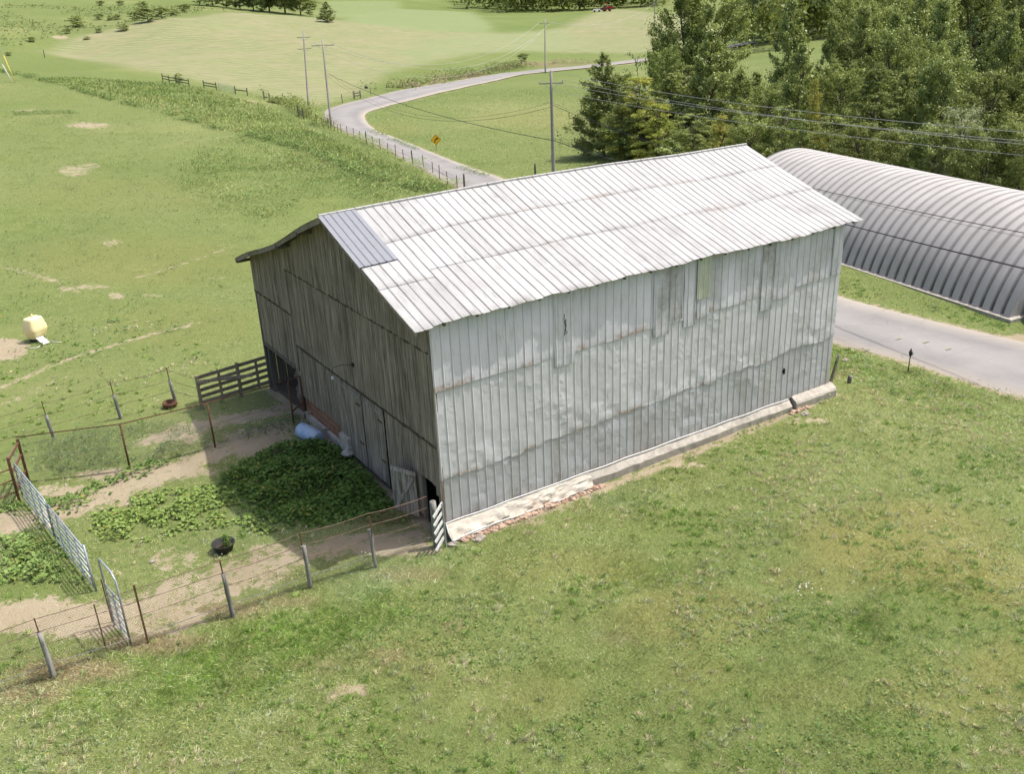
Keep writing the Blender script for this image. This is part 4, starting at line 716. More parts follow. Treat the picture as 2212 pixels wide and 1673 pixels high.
# --- small things right of the barn
p = P3(1790,836); o = post_mb(p, 1.2, .07, .05, (.55, .1), 8, 31).build('leaning_post', WOODD, None, True); tag(o, 'dark old post leaning at the far corner of the metal side', 'post'); p = P3(1834,828); tag(post_mb(p, .3, .08, .08, (.03, 0), 8, 32).build('cut_stump', WOODD, None, True), 'short cut off post stub in the grass behind the barn', 'post stub')
p = P3(1961,806); lm = thing('drive_lamp', p, 'slim black post lamp with a yellow band at the edge of the drive', 'lamp'); MB().tube([tuple(p-Vector((0, 0, .1))), tuple(p+Vector((.02, 0, .74)))], .022, 8).build('pole', BLACK, lm, True); MB().tube([tuple(p+Vector((.01, 0, .52))), tuple(p+Vector((.012, 0, .58)))], .028, 8).build('yellow_band', YELP, lm)
a = MB(); a.lathe(tuple(p+Vector((.02, 0, .72))), [(.04, 0), (.05, .02), (.075, .17), (.03, .24), (.02, .3), (.005, .32)], 6); a.build('lantern', BLACK, lm); MB().box(tuple(p+Vector((.07, -.05, .82))), (.06, .06, .12)).build('glass', GALV, lm)
for i, (u, v, a_) in enumerate(((1940,735,.1), (2000,742,.3), (2048,757,.2))):
    p = P3(u, v); m = MB(); z = p.z+.075
    m.add([(p.x-.2, p.y-.03, z), (p.x+.17, p.y-.06, z), (p.x+.2, p.y+.0, z), (p.x-.16, p.y+.03, z)], [(0, 1, 2, 3)]); tag(m.build('paint_mark', WORN), ['worn yellow paint dash on the drive nearest the barn', 'worn yellow paint dash in the middle of the three', 'worn yellow paint dash nearest the post lamp'][i], 'paint mark', 'worn yellow marks on the drive')
# parked pickup, mostly out of view at the right edge
p = P3(2212,705); p = Vector((p.x, p.y, p.z)); fwd = Vector((.75, -.66, 0)); sd = Vector((.66, .75, 0)); p = p+sd*-.1+fwd*.45
cr = thing('parked_pickup', p, 'dark parked pickup whose tail just enters the right edge beside the gravel', 'pickup'); U = lambda f_, s_, z: tuple(p+fwd*f_+sd*s_+Vector((0, 0, z)))
def slab_(nm, sec, s0, s1, mat, par):
    m = MB(); n_ = len(sec); m.add([U(f_, s0, z) for f_, z in sec]+[U(f_, s1, z) for f_, z in sec], [tuple(range(n_))[::-1], tuple(range(n_, 2*n_))]+[(i, (i+1) % n_, n_+(i+1) % n_, n_+i) for i in range(n_)]); o = m.build(nm, mat, par); bv = o.modifiers.new('bevel', 'BEVEL'); bv.width = .06; bv.segments = 3; return o
slab_('body', [(.1, .5), (.05, 1.1), (2.1, 1.12), (2.2, 1.12), (3.9, 1.15), (5.0, 1.05), (5.2, .85), (5.2, .45)], 0, 1.85, BLACK, cr); slab_('cab', [(2.0, 1.1), (2.15, 1.75), (3.3, 1.78), (4.0, 1.15)], .1, 1.75, GLASS, cr); slab_('bumper', [(-.05, .45), (-.05, .62), (.12, .62), (.12, .45)], .05, 1.8, GALV, cr)
for f_ in (.95, 4.2):
    for s_ in (.05, 1.6): wq = MB(); wq.lathe(U(f_, s_, .38), [(.1, 0), (.36, .0), (.38, .04), (.38, .18), (.36, .22), (.1, .22)], 20, M=sd.to_track_quat('Z', 'Y').to_matrix()); wo = wq.build('wheel', BLACK, cr, True); m = MB(); m.lathe(U(f_, s_-.01, .38), [(.02, 0), (.2, 0), (.2, .03)], 14, M=sd.to_track_quat('Z', 'Y').to_matrix()); m.build('rim', GALV, wo)
# ================================================================== ROAD SIGN, POLES, WIRES
p = P3(943,324); sg = thing('curve_sign', p, 'yellow diamond road sign with black curved arrow in the field beyond the barn', 'road sign')
vd = Vector((CAM[0]-p.x, CAM[1]-p.y, 0)).normalized(); vd = (vd+Vector((-vd.y, vd.x, 0))*.25).normalized(); sx = Vector((-vd.y, vd.x, 0)); cz = p.z+1.15; SZ = .62
Sg = lambda x, z, o=0.: tuple(Vector((p.x, p.y, cz))+sx*x+Vector((0, 0, z))+vd*o)
MB().bar((p.x, p.y, p.z-.3), (p.x, p.y, cz+.3), .06).build('sign_post', GALV, sg)
m = MB(); m.add([Sg(*q_, .04) for q_ in ((0, -SZ), (SZ, 0), (0, SZ), (-SZ, 0))]+[Sg(*q_, .055) for q_ in ((0, -SZ), (SZ, 0), (0, SZ), (-SZ, 0))], [(3, 2, 1, 0), (4, 5, 6, 7)]+[(i, (i+1) % 4, 4+(i+1) % 4, 4+i) for i in range(4)]); pl = m.build('sign_plate', SIGNY, sg)
pts = [(-.13, -.33), (-.14, -.12), (-.08, .04), (.04, .12), (.10, .13)]; m = MB(); V_ = []
for i, (x, z) in enumerate(pts):
    x0, z0 = pts[max(i-1, 0)]; x1, z1 = pts[min(i+1, len(pts)-1)]; L = math.hypot(x1-x0, z1-z0); nx_, nz_ = -(z1-z0)/L*.055, (x1-x0)/L*.055; V_ += [Sg(x+nx_, z+nz_, .062), Sg(x-nx_, z-nz_, .062)]
m.add(V_, [(2*i, 2*i+2, 2*i+3, 2*i+1) for i in range(len(pts)-1)]); m.add([Sg(*q_, .063) for q_ in ((.08, .30), (.33, .13), (.06, -.03))], [(0, 1, 2)])
m.build('curved_arrow', SIGNK, pl)
BO = [(0, -.57), (.57, 0), (0, .57), (-.57, 0)]; m = MB()
for i in range(4): a_, b_ = BO[i], BO[(i+1) % 4]; m.bar(Sg(*a_, .058), Sg(*b_, .058), .022, .006, side=vd)
m.build('border', SIGNK, pl)
def pole(base, top, label, arms, group='wooden utility poles along the road'):
    b, tp = Vector(base), Vector(top); g = thing('utility_pole', b, label, 'utility pole', group); H = tp.z-b.z
    m = MB(); m.tube([tuple(b-Vector((0, 0, .5)))]+[tuple(b.lerp(tp, k/6)) for k in range(1, 7)], [.17-.012*k for k in range(7)], 10, (.3, .3, 0)); m.build('shaft', POLE, g, True)
    for (dz, hw, dirv, ins) in arms:
        d = Vector(dirv).normalized(); c = b.lerp(tp, 1-dz/H); ar = MB().bar(tuple(c-d*hw+Vector((0, 0, 0))), tuple(c+d*hw), .07, .085).build('crossarm', POLE, g)
        for q_ in ins: m = MB(); m.lathe(tuple(c+d*hw*q_+Vector((0, 0, .06))), [(.03, 0), (.06, .05), (.035, .1), (.06, .14), (.02, .2)], 8); m.build('insulator', PORC, g)
        for s_ in (-1, 1): MB().bar(tuple(c+d*hw*.6*s_), tuple(c-Vector((0, 0, .55))), .03).build('arm_brace', GALV, g)
    m = MB(); m.lathe(tuple(tp), [(.03, 0), (.05, .08), (.02, .18)], 8); m.build('top_pin', PORC, g); return g
scr = Vector(rt); scr.z = 0; scr.normalize()
def mkpole(bu, bv, tu, tv, label, arms, D=None):
    if D is None: b = P3(bu, bv); D = float((np.array(b)-CAM) @ fw)
    else: q_ = atD(tu, tv, D); b = Vector((q_[0], q_[1], hz(q_[0], q_[1])))
    tp = Vector(atD(tu, tv, D)); 
    pole(b, tp, label, arms); return b, tp, D
pA = mkpole(667,236,655,67,'bare double arm pole, left one of the pair at the bend in the road',[(.9, 1.1, scr, (-.9, .9)), (2.6, 1.1, scr, (-.9, .9))])
pB = mkpole(716,276,696,85,'leaning pole with single arm, right one of the pair at the bend in the road',[(.75, 1.55, scr, (-.95, -.5, .95))])
pC = mkpole(1178,158,1177,40,'pole standing at the far bend of the road below the mown field',[(.9, 1.2, scr, (-.9, .9))])
pD = mkpole(0,0,1190,155,'tall grey pole rising behind the middle of the barn roof',[(.85, .95, scr, (-.95, .95))], 75.)
pE = mkpole(0,0,1414,0,'small distant pole in front of the dark wood near the tractor',[(.9, 1.2, scr, (-.9, .9)), (2.2, 1.2, scr, (-.9, .9))], 330.)
_a75, _b32 = Vector(atD(1190,153,75)), Vector(atD(2500,238,32)); tR = _a75.lerp(_b32, 1.45); bR = Vector((tR.x, tR.y, hz(tR.x, tR.y)))
def wire(a, b, sag, r, mat, label, group, n=40):
    a, b = Vector(a), Vector(b); m = MB(); m.tube([tuple(a.lerp(b, k/n)-Vector((0, 0, sag*4*(k/n)*(1-k/n)))) for k in range(n+1)], r, 4); o = m.build('overhead_wire', mat); return tag(o, label, 'wire', group)
GW = 'overhead lines strung between the poles'
ws = [((1190,153),(2500,240),.55,'top pale line crossing in front of the wood'), ((1165,172),(2500,266),.5,'second pale line crossing in front of the wood'), ((1215,172),(2500,284),.45,'third pale line crossing in front of the wood'), ((1192,195),(2500,316),.4,'lowest pale line crossing in front of the wood')]
EX_ = lambda a_, b_: tuple(Vector(atD(*a_, 75)).lerp(Vector(atD(*b_, 32)), 1.45))
for (a_, b_, sg_, lb) in ws: wire(atD(*a_, 75), EX_(a_, b_), sg_*2.1, .011, LINEW, lb, GW)
wire(atD(1196,228,75), EX_((1196,228), (2500,448)), 1.9, .016, CABLE, 'dark line passing just above the crown of the arched building', GW); wire(atD(1195,222,75), EX_((1195,222), (2500,462)), 1.9, .007, CABLE, 'fine dark line beside the one above the arched building', GW)
wire(atD(1193,303,75), EX_((1193,303), (2500,608)), .74, .022, CABLE, 'thick black cable crossing low over the arched building', GW); wire(atD(1194,298,75), EX_((1194,298), (2500,592)), .95, .009, CABLE, 'thin wavy wire just above the thick black cable', GW)
wire(atD(711,160,pB[2]), atD(1193,303,75), .9, .026, CABLE, 'thick black cable from the road bend pole to the tall grey pole', GW)
m = MB(); c_ = Vector(atD(791,188.5,pB[2]-6)); m.lathe(tuple(c_), [(.02, -.3), (.16, -.15), (.16, .15), (.02, .3)], 8, M=Vector((1, .2, -.1)).to_track_quat('Z', 'Y').to_matrix()); tag(m.build('splice_case', BLACK, None, True), 'black splice case hanging on the cable near the road bend', 'splice case')
wire(atD(700,158,pB[2]), atD(1190,231,75), 3.2, .014, CABLE, 'upper dark line sagging over the inner field', GW); wire(atD(700,150,pB[2]), atD(1190,221,75), 3.3, .010, CABLE, 'fine line sagging above the inner field', GW)
wire(atD(1165,48,pC[2]), atD(680,93,pB[2]), 5.5, .022, LINEW, 'pale line from the far bend pole, upper of three', GW); wire(atD(1190,48,pC[2]), atD(714,93,pB[2]), 6.2, .022, LINEW, 'pale line from the far bend pole, middle of three', GW); wire(atD(1177,62,pC[2]), atD(697,110,pB[2]), 6.5, .018, LINEW, 'pale line from the far bend pole, lowest of three', GW)
wire(atD(1190,48,pC[2]), atD(1414,6,330), 3, .03, LINEW, 'faint line running from the far bend pole over the field', GW); wire(atD(640,80,pA[2]), atD(682,92,pB[2]), .2, .014, LINEW, 'short jumper line between the paired poles', GW)
# off-view pole carrying the right ends and the guy wires at the left edge
pole(bR, tR, 'grey pole beyond the right edge carrying the lines', [(.85, .95, scr, (-.95, .95))])
g0 = P3(33,178); gt = Vector(atD(-60,-40,float((np.array(g0)-CAM) @ fw))); 
gy = thing('guy_wire', g0, 'guy wire with long yellow guard at the left edge of the pasture', 'guy wire', 'guy wires at the left edge'); g2 = g0.lerp(gt, .27); MB().tube([tuple(g0), tuple(g2)], .06, 6).build('yellow_guard', YELP, gy, True); MB().tube([tuple(g2), tuple(gt)], .02, 4).build('cable', LINEW, gy)
g1 = P3(27,177); gy = thing('guy_wire', g1, 'guy wire with pale guard beside the yellow one', 'guy wire', 'guy wires at the left edge'); gt1 = Vector(atD(-40,60,float((np.array(g1)-CAM) @ fw))); MB().tube([tuple(g1), tuple(g1.lerp(gt1, .33))], .06, 6).build('white_guard', WHITE, gy, True); MB().tube([tuple(g1.lerp(gt1, .33)), tuple(gt1)], .02, 4).build('cable', LINEW, gy)
gb_ = Vector((gt.x, gt.y, hz(gt.x, gt.y))); pole(gb_, gt+Vector((0, 0, .4)), 'pole beyond the left edge held by the guy wires', [(.8, 1.1, scr, (-.9, .9))])
# ================================================================== FAR FENCES
def tposts(pts, n, label, every_wood=6, h=1.3, wires=(1.1, .7), r=.035):
    W = resamp(np.array([at(u, v)[:2] for u, v in pts]), n); g = thing('roadside_fence', (W[0][0], W[0][1], hz(*W[0])), label, 'fence')
    tp = []
    for i, q_ in enumerate(W):
        b = Vector((q_[0], q_[1], hz(*q_))); wd = i % every_wood == 0; hh = h*(1.1 if wd else random.uniform(.85, 1.05)); lx = random.uniform(-.07, .07); tp.append(b)
        MB().bar(tuple(b-Vector((0, 0, .1))), (b.x+lx, b.y, b.z+hh), .10 if wd else r*1.5).build('wooden_post' if wd else 'steel_post', WOODD if wd else RUST, g)
    for z in wires: strand(g, [b+Vector((0, 0, z)) for b in tp], .008, RUSTW, 'wire', .02)
    return g
tposts([(612,220),(640,242),(690,270),(745,290),(775,302),(837,331),(884,352),(930,370),(955,392),(988,412)], 30, 'line of thin rusty posts between the tall grass and the road')
tposts([(655,250),(700,275),(730,288)], 6, 'short row of steel posts under the paired poles')
tposts([(740,222),(765,212),(815,202),(870,192)], 5, 'sparse posts on the field side of the road bend')
def boardrun(pts, label, boards_=(.95, .5)):
    W = [P3(u, v) for u, v in pts]; g = thing('rail_fence', W[0], label, 'fence', 'broken board fence along the hill')
    for b in W: MB().bar(tuple(b-Vector((0, 0, .1))), tuple(b+Vector((0, 0, 1.35))), .16, .14, (.2, 0, 0)).build('post', WOODD, g)
    for i in range(len(W)-1):
        for z in boards_: MB().bar(tuple(W[i]+Vector((0, 0, z))), tuple(W[i+1]+Vector((0, 0, z+.04))), .05, .16, (.5, 0, 0)).build('rail', WOODD, g)
boardrun([(352,175),(366,179),(381,181),(409,187)], 'upper left remnant of dark board fence on the hill'); boardrun([(441,190),(468,195)], 'short remnant of dark board fence left of the gate gap'); boardrun([(509,203),(535,207)], 'short remnant of dark board fence right of the gate gap', (.75,)); boardrun([(571,215),(583,219)], 'single span of dark board fence beside the bushes', (.5,)); boardrun([(646,250),(656,257)], 'dark braced posts below the paired poles')
boardrun([(766,214),(779,212)], 'small dark H brace at the field entrance on the bend')
for (u, v, lb) in ((97,124,'lone dark post at the tip of the hay field'), (1157,392,'lone grey post showing over the barn ridge left of the tall pole'), (1004,415,'dark post at the road edge nearest the barn roof')): b = P3(u, v); tag(post_mb(b, 1.6, .1, .09, (0, 0), 8, u).build('lone_post', WOODD, None, True), lb, 'post')
g = thing('field_gate', P3(474,196), 'thin metal gate closing the gap in the board fence', 'gate'); a_, b_ = P3(474,196), P3(506,203)
for z in (.3, .6, .9, 1.2): MB().bar(tuple(a_+Vector((0, 0, z))), tuple(b_+Vector((0, 0, z))), .05).build('bar', GALV, g)
for q_ in (a_, b_): MB().bar(tuple(q_), tuple(q_+Vector((0, 0, 1.3))), .06).build('upright', GALV, g)
# ================================================================== TRACTOR
p = P3(1310,24); tr = thing('tractor', p, 'red tractor with canopy working at the far edge of the mown field', 'tractor'); X_ = scr; Y_ = Vector((-scr.y, scr.x, 0)); U = lambda x, y, z: tuple(p+X_*x+Y_*y+Vector((0, 0, z)))
def tb_(nm, c, sx_, sy_, sz_, mat, par, tp=0.): m = MB(); R3 = Matrix((X_, Y_, Vector((0, 0, 1)))).transposed(); m.box(U(*c), (sx_, sy_, sz_), R3, taper=tp); o = m.build(nm, mat, par); bv = o.modifiers.new('bevel', 'BEVEL'); bv.width = .06; bv.segments = 2; return o
tb_('hood', (.9, 0, 1.45), 1.9, .8, .9, REDP, tr, .1); tb_('rear_body', (-.5, 0, 1.3), 1.1, .9, .8, REDP, tr); tb_('fender', (-.6, .8, 1.75), 1.2, .35, .25, REDP, tr, .2); tb_('fender', (-.6, -.8, 1.75), 1.2, .35, .25, REDP, tr, .2); tb_('canopy', (-.4, 0, 3.15), 1.6, 1.4, .14, REDP, tr, .1); tb_('seat', (-.6, 0, 1.95), .5, .5, .55, BLACK, tr)
for x, y in ((-1., .6), (-1., -.6), (.1, .6), (.1, -.6)): MB().bar(U(x, y, 1.6), U(x, y, 3.1), .07).build('canopy_post', BLACK, tr)
for x, r_, y in ((-.8, .95, .95), (-.8, .95, -.95), (1.4, .6, .8), (1.4, .6, -.8)): m = MB(); m.lathe(U(x, y-.2, r_), [(.15, 0), (r_*.95, 0), (r_, .08), (r_, .32), (r_*.95, .4), (.15, .4)], 20, M=Y_.to_track_quat('Z', 'Y').to_matrix()); wo = m.build('wheel', BLACK, tr, True); m = MB(); m.lathe(U(x, y-.22, r_), [(.02, 0), (r_*.5, 0), (r_*.5, .03)], 12, M=Y_.to_track_quat('Z', 'Y').to_matrix()); m.build('rim', REDP, wo)
tb_('loader_arm', (1.6, .5, 1.6), 1.6, .15, .2, REDP, tr); tb_('loader_arm', (1.6, -.5, 1.6), 1.6, .15, .2, REDP, tr); tb_('bucket', (2.5, 0, 1.7), .6, 1.7, .7, REDP, tr, .15)
mw = thing('hay_mower', p-X_*4.2, 'long pale grey mower hitched behind the red tractor', 'mower'); m = MB(); R3 = Matrix((X_, Y_, Vector((0, 0, 1)))).transposed(); m.box(U(-4.2, 0, .75), (3.6, 1.6, .7), R3, taper=.25); m.build('housing', WHITE, mw); MB().bar(U(-2.6, 0, .7), U(-1.2, 0, .8), .15).build('drawbar', BLACK, mw)
for x in (-5.2, -3.2): m = MB(); m.lathe(U(x, -.95, .4), [(.1, 0), (.4, 0), (.4, .2), (.1, .2)], 14, M=Y_.to_track_quat('Z', 'Y').to_matrix()); m.build('wheel', BLACK, mw, True)
# ================================================================== GRASS
rng = np.random.default_rng(11)
def G(A, x, y): return gsample(A, x, y)
roadm = np.clip(-(rd+.12+.45*(fbm(XX, YY, .8, 5, 2)-.4))*4, 0, 1)
def blades(name, label, N, rmin, rmax, a0, a1, seed, Lf=1., Wf=1., filt=None, colf=None):
    g = np.random.default_rng(seed); r = np.exp(g.uniform(math.log(rmin), math.log(rmax), N)); th = g.uniform(a0, a1, N)
    x = CAM[0]+r*np.cos(th); y = CAM[1]+r*np.sin(th)
    D, H, Lu, Dr, St, Cu = [G(A, x, y) for A in (dirt, hay, lush, dry, straw, cut)]; Bk = G(bank, x, y); Wd = G(weedy, x, y); road_ = G(roadm, x, y)
    inb = (x > -.15) & (x < 16.5) & (y > -.30) & (y < 14.6); qx = (x-QO[0])*QN[0]+(y-QO[1])*QN[1]; qy = (x-QO[0])*QA[0]+(y-QO[1])*QA[1]; inq = (qx > -.25) & (qx < 11.3) & (qy > -.3) & (qy < 22.5)
    keep = ~inb & ~inq & (g.random(N) > np.clip((D+(fbm(x, y, .55, 3, 4)-.5)*2.2*(D > .03)-.28)*2.4, 0, .99)) & (g.random(N) > road_*1.2) & (g.random(N) > np.clip((H+Cu)*.7, 0, .88)) & (g.random(N) < .35+.75*fbm(x, y, 1.6, 2, 3))
    if filt is not None: keep &= filt(x, y, g)
    sel = lambda *a: [q[keep] for q in a]
    x, y, r, D, H, Lu, Dr, St, Cu, Bk, Wd = sel(x, y, r, D, H, Lu, Dr, St, Cu, Bk, Wd); n = len(x); z = G(ZZ, x, y); Lu = np.clip(Lu*(fbm(x, y, .9, 14, 3)*3.2-.75), 0, 1.1); Dr = np.clip(Dr*(fbm(x, y, .7, 15, 3)*2.6-.4), 0, 1)
    past = np.clip((y-11)/3, 0, 1)*np.clip((24-x)/4, 0, 1); lawn = (y < 11) & (x < 30)
    clump = fbm(x, y, .9, 9, 3); L = (.045+.085*clump+.07*Lu+.02*lawn)*(1-.45*past)*(1-.5*np.clip(H+Cu, 0, 1))+.16*Bk+.17*Wd*np.clip((fbm(x, y, 4, 3, 3)-.35)*3, 0, 1)
    L *= (r/30)**.35*g.uniform(.6, 1.25, n)*Lf; W = .0105*(r/30)**.95*g.uniform(.7, 1.4, n)*Wf*(1+.5*Bk)
    az = np.where(g.random(n) < .45, g.uniform(0, 2*math.pi, n), 2*math.pi*vn(x, y, .55, 4)*1.6+g.normal(0, .8, n)); ln = np.clip(g.normal(1.15, .3, n)-.15*Bk, .1, 1.62)
    sa_ = g.uniform(0, 2*math.pi, n); sx_, sy_ = np.cos(sa_)*W/2, np.sin(sa_)*W/2
    tx = x+np.cos(az)*L*np.sin(ln); ty = y+np.sin(az)*L*np.sin(ln); tz = z+L*np.cos(ln)*.95+.01
    mx2 = x+np.cos(az)*L*np.sin(ln)*.3; my2 = y+np.sin(az)*L*np.sin(ln)*.3; mz = z+L*np.cos(ln)*.55
    V = np.empty((n, 4, 3)); V[:, 0] = np.c_[x-sx_, y-sy_, z-.01]; V[:, 1] = np.c_[x+sx_, y+sy_, z-.01]; V[:, 2] = np.c_[(mx2+tx)/2+sx_*.8, (my2+ty)/2+sy_*.8, (mz+tz)/2]; V[:, 3] = np.c_[tx, ty, tz]
    n1 = fbm(x, y, 9, 1, 3)[:, None]; n2 = fbm(x, y, 1.4, 6, 3)[:, None]; n3 = vn(x, y, .35, 8)[:, None]; rr_ = g.random((n, 1)); r2_ = g.random((n, 1))
    c = np.array([.190, .205, .072])*(1-n2)+np.array([.130, .165, .050])*n2; c = c+(n1-.5)*np.array([.10, .05, .02])
    c = c*(1-Lu[:, None]*.55)+np.array([.105, .185, .030])*Lu[:, None]*.55
    c = c*(1-Dr[:, None]*.7)+np.array([.245, .21, .085])*Dr[:, None]*.7; c = c*(1-St[:, None]*.85)+np.array([.25, .195, .12])*St[:, None]*.85
    Hc = np.clip(H+Cu, 0, 1)[:, None]; c = c*(1-.85*Hc)+np.array([.195, .19, .105])*.85*Hc
    pale = (rr_ < (.15+.34*np.clip((n1-.45)*3, 0, 1)+.12*np.clip((n2-.5)*3, 0, 1))*(1-.7*Lu[:, None])*(1-.7*Bk[:, None])); c = np.where(pale, np.array([.33, .34, .185])*(.8+.4*r2_), c)
    dk = (rr_ > .86) & ~pale; c = np.where(dk, c*np.array([.55, .68, .6]), c); brn = (r2_ > .955); c = np.where(brn, np.array([.27, .20, .115]), c)
    blu = np.clip((fbm(x, y, 5, 12, 3)[:, None]-.56)*7, 0, 1)*lawn[:, None]; c = c*(1-.6*blu)+np.array([.17, .235, .15])*.6*blu
    c = c*(.66+.68*g.random((n, 1)))*(.75+.5*n3)*(.72+.56*n2)*(.85+.3*n1); c = np.clip(c*(1.5+.50*np.clip((60-r[:, None])/25, 0, 1)), .01, .75)
    c = c*(1-past[:, None]*np.array([.07, .045, .12]))
    if colf is not None: c = colf(c, x, y, g)
    o = np.array([x.mean(), y.mean(), z.mean()]) if n else np.zeros(3)
    me = numpy_mesh(name, (V-o).reshape(-1, 3), np.arange(n*4).reshape(n, 4)[:, [0, 1, 2, 3]], BLADES, {'col': np.repeat(c, 4, 0)})
    tag(link(name, me, o), label, 'grass', kind='stuff')
A0, A1 = YAW-R_(33), YAW+R_(34)
blades('grass', 'mixed short green and straw coloured grass covering the lawn, yard and pasture', 1450000, 8.0, 190, YAW-R_(46), YAW+R_(44), 5)
blades('lawn_grass', 'longer mown lawn grass with pale blades around the front of the barn', 900000, 12.0, 46, YAW-R_(52), YAW+R_(50), 6, 1.2, .85, lambda x, y, g: (y < 1.5) | (x > 17))
blades('tall_grass', 'tall bright green grass on the bank and weedy slope', 260000, 75, 190, A0+R_(25), A1, 8, .8, 1.3, lambda x, y, g: g.random(len(x)) < (G(bank, x, y)+G(weedy, x, y))*np.clip(fbm(x, y, 5, 4, 3)*3-1, .1, 1), lambda c, x, y, g: c*np.array([1.02, 1.05, .95]))

def tufts(name, label, N, seed):
    g = np.random.default_rng(seed); r = np.sqrt(g.uniform(13**2, 52**2, N*2)); th = g.uniform(YAW-R_(44), YAW+R_(40), N*2); x = CAM[0]+r*np.cos(th); y = CAM[1]+r*np.sin(th)
    k = ((y < -.6) | (x > 17.2) | (x < -11) | ((x < -.5) & (g.random(N*2) < .3))) & (g.random(N*2) > G(dirt, x, y)*1.5) & (G(rd, x, y) > .4) & (g.random(N*2) < np.clip((fbm(x, y, 2.2, 31, 3)-.36)*4, .05, 1)); qx = (x-QO[0])*QN[0]+(y-QO[1])*QN[1]; k &= ~((qx > -.4) & (y > 0)); x, y, r = [q[k][:N] for q in (x, y, r)]; n = len(x); m_ = 30
    kind = fbm(x, y, 3, 33, 3)+g.normal(0, .09, n); L0 = g.uniform(.07, .18, n); rad = g.uniform(.03, .12, n); bend = g.uniform(0, 6.28, n)
    X = np.repeat(x, m_); Y = np.repeat(y, m_); K_ = np.repeat(kind, m_); Ls = np.repeat(L0, m_)*g.uniform(.5, 1.2, n*m_); az = np.where(g.random(n*m_) < .5, g.uniform(0, 6.283, n*m_), np.repeat(bend, m_)+g.normal(0, .6, n*m_)); rr_ = np.repeat(rad, m_)*g.random(n*m_); bx = X+np.cos(az)*rr_; by = Y+np.sin(az)*rr_; bz = G(ZZ, bx, by); ln = np.clip(g.normal(.85, .35, n*m_), .1, 1.5); W = .011*g.uniform(.7, 1.3, n*m_)
    sa_ = az+math.pi/2+g.normal(0, .4, n*m_); sx_, sy_ = np.cos(sa_)*W/2, np.sin(sa_)*W/2; dx, dy = np.cos(az)*np.sin(ln), np.sin(az)*np.sin(ln); dz = np.cos(ln)
    V = np.empty((n*m_, 4, 3)); V[:, 0] = np.c_[bx-sx_, by-sy_, bz]; V[:, 1] = np.c_[bx+sx_, by+sy_, bz]; V[:, 2] = np.c_[bx+dx*Ls*.55+sx_, by+dy*Ls*.55+sy_, bz+dz*Ls*.75]; V[:, 3] = np.c_[bx+dx*Ls, by+dy*Ls, bz+dz*Ls*.85]
    c = np.where(K_[:, None] < .42, np.array([.23, .34, .085]), np.where(K_[:, None] < .52, np.array([.27, .36, .13]), np.where(K_[:, None] < .62, np.array([.40, .44, .24]), np.array([.50, .47, .28])))); c = np.clip(c*(.8+.75*g.random((n*m_, 1))), 0, .8)
    o = np.array([x.mean(), y.mean(), bz.mean()]); me = numpy_mesh(name, (V-o).reshape(-1, 3), np.arange(n*m_*4).reshape(-1, 4), BLADES, {'col': np.repeat(c, 4, 0)}); tag(link(name, me, o), label, 'grass', kind='stuff')
tufts('grass_tufts', 'clumps of longer pale and bright green grass standing out of the mown lawn', 11000, 77)
# ================================================================== BROAD LEAVED WEEDS
def inpoly(n, poly, g):
    P = np.array(poly); lo, hi = P.min(0), P.max(0); out = []
    while sum(map(len, out)) < n:
        q = g.uniform(lo, hi, (n*2, 2)); out.append(q[sdist(q[:, 0], q[:, 1], poly) < 0])
    return np.vstack(out)[:n]
def leaves(x, y, z, size, g, up_=.75, asp=.75, droop=.25, az=None):
    n = len(x); az = g.uniform(0, 2*math.pi, n) if az is None else az; el = g.normal(.15, .35, n); d = np.c_[np.cos(az)*np.cos(el), np.sin(az)*np.cos(el), np.sin(el)]
    s = np.c_[-np.sin(az), np.cos(az), g.normal(0, .35, n)]; s /= np.linalg.norm(s, axis=1)[:, None]; nn_ = np.cross(d, s); nn_ *= np.sign(nn_[:, 2:3]); p = np.c_[x, y, z]; S_ = size[:, None]
    V = np.empty((n, 6, 3)); V[:, 0] = p; V[:, 1] = p+d*S_*.35+s*S_*asp*.5+nn_*S_*.08; V[:, 2] = p+d*S_*.75+s*S_*asp*.36+nn_*S_*.02; V[:, 3] = p+d*S_-nn_*S_*droop; V[:, 4] = p+d*S_*.75-s*S_*asp*.36+nn_*S_*.02; V[:, 5] = p+d*S_*.35-s*S_*asp*.5+nn_*S_*.08
    return V
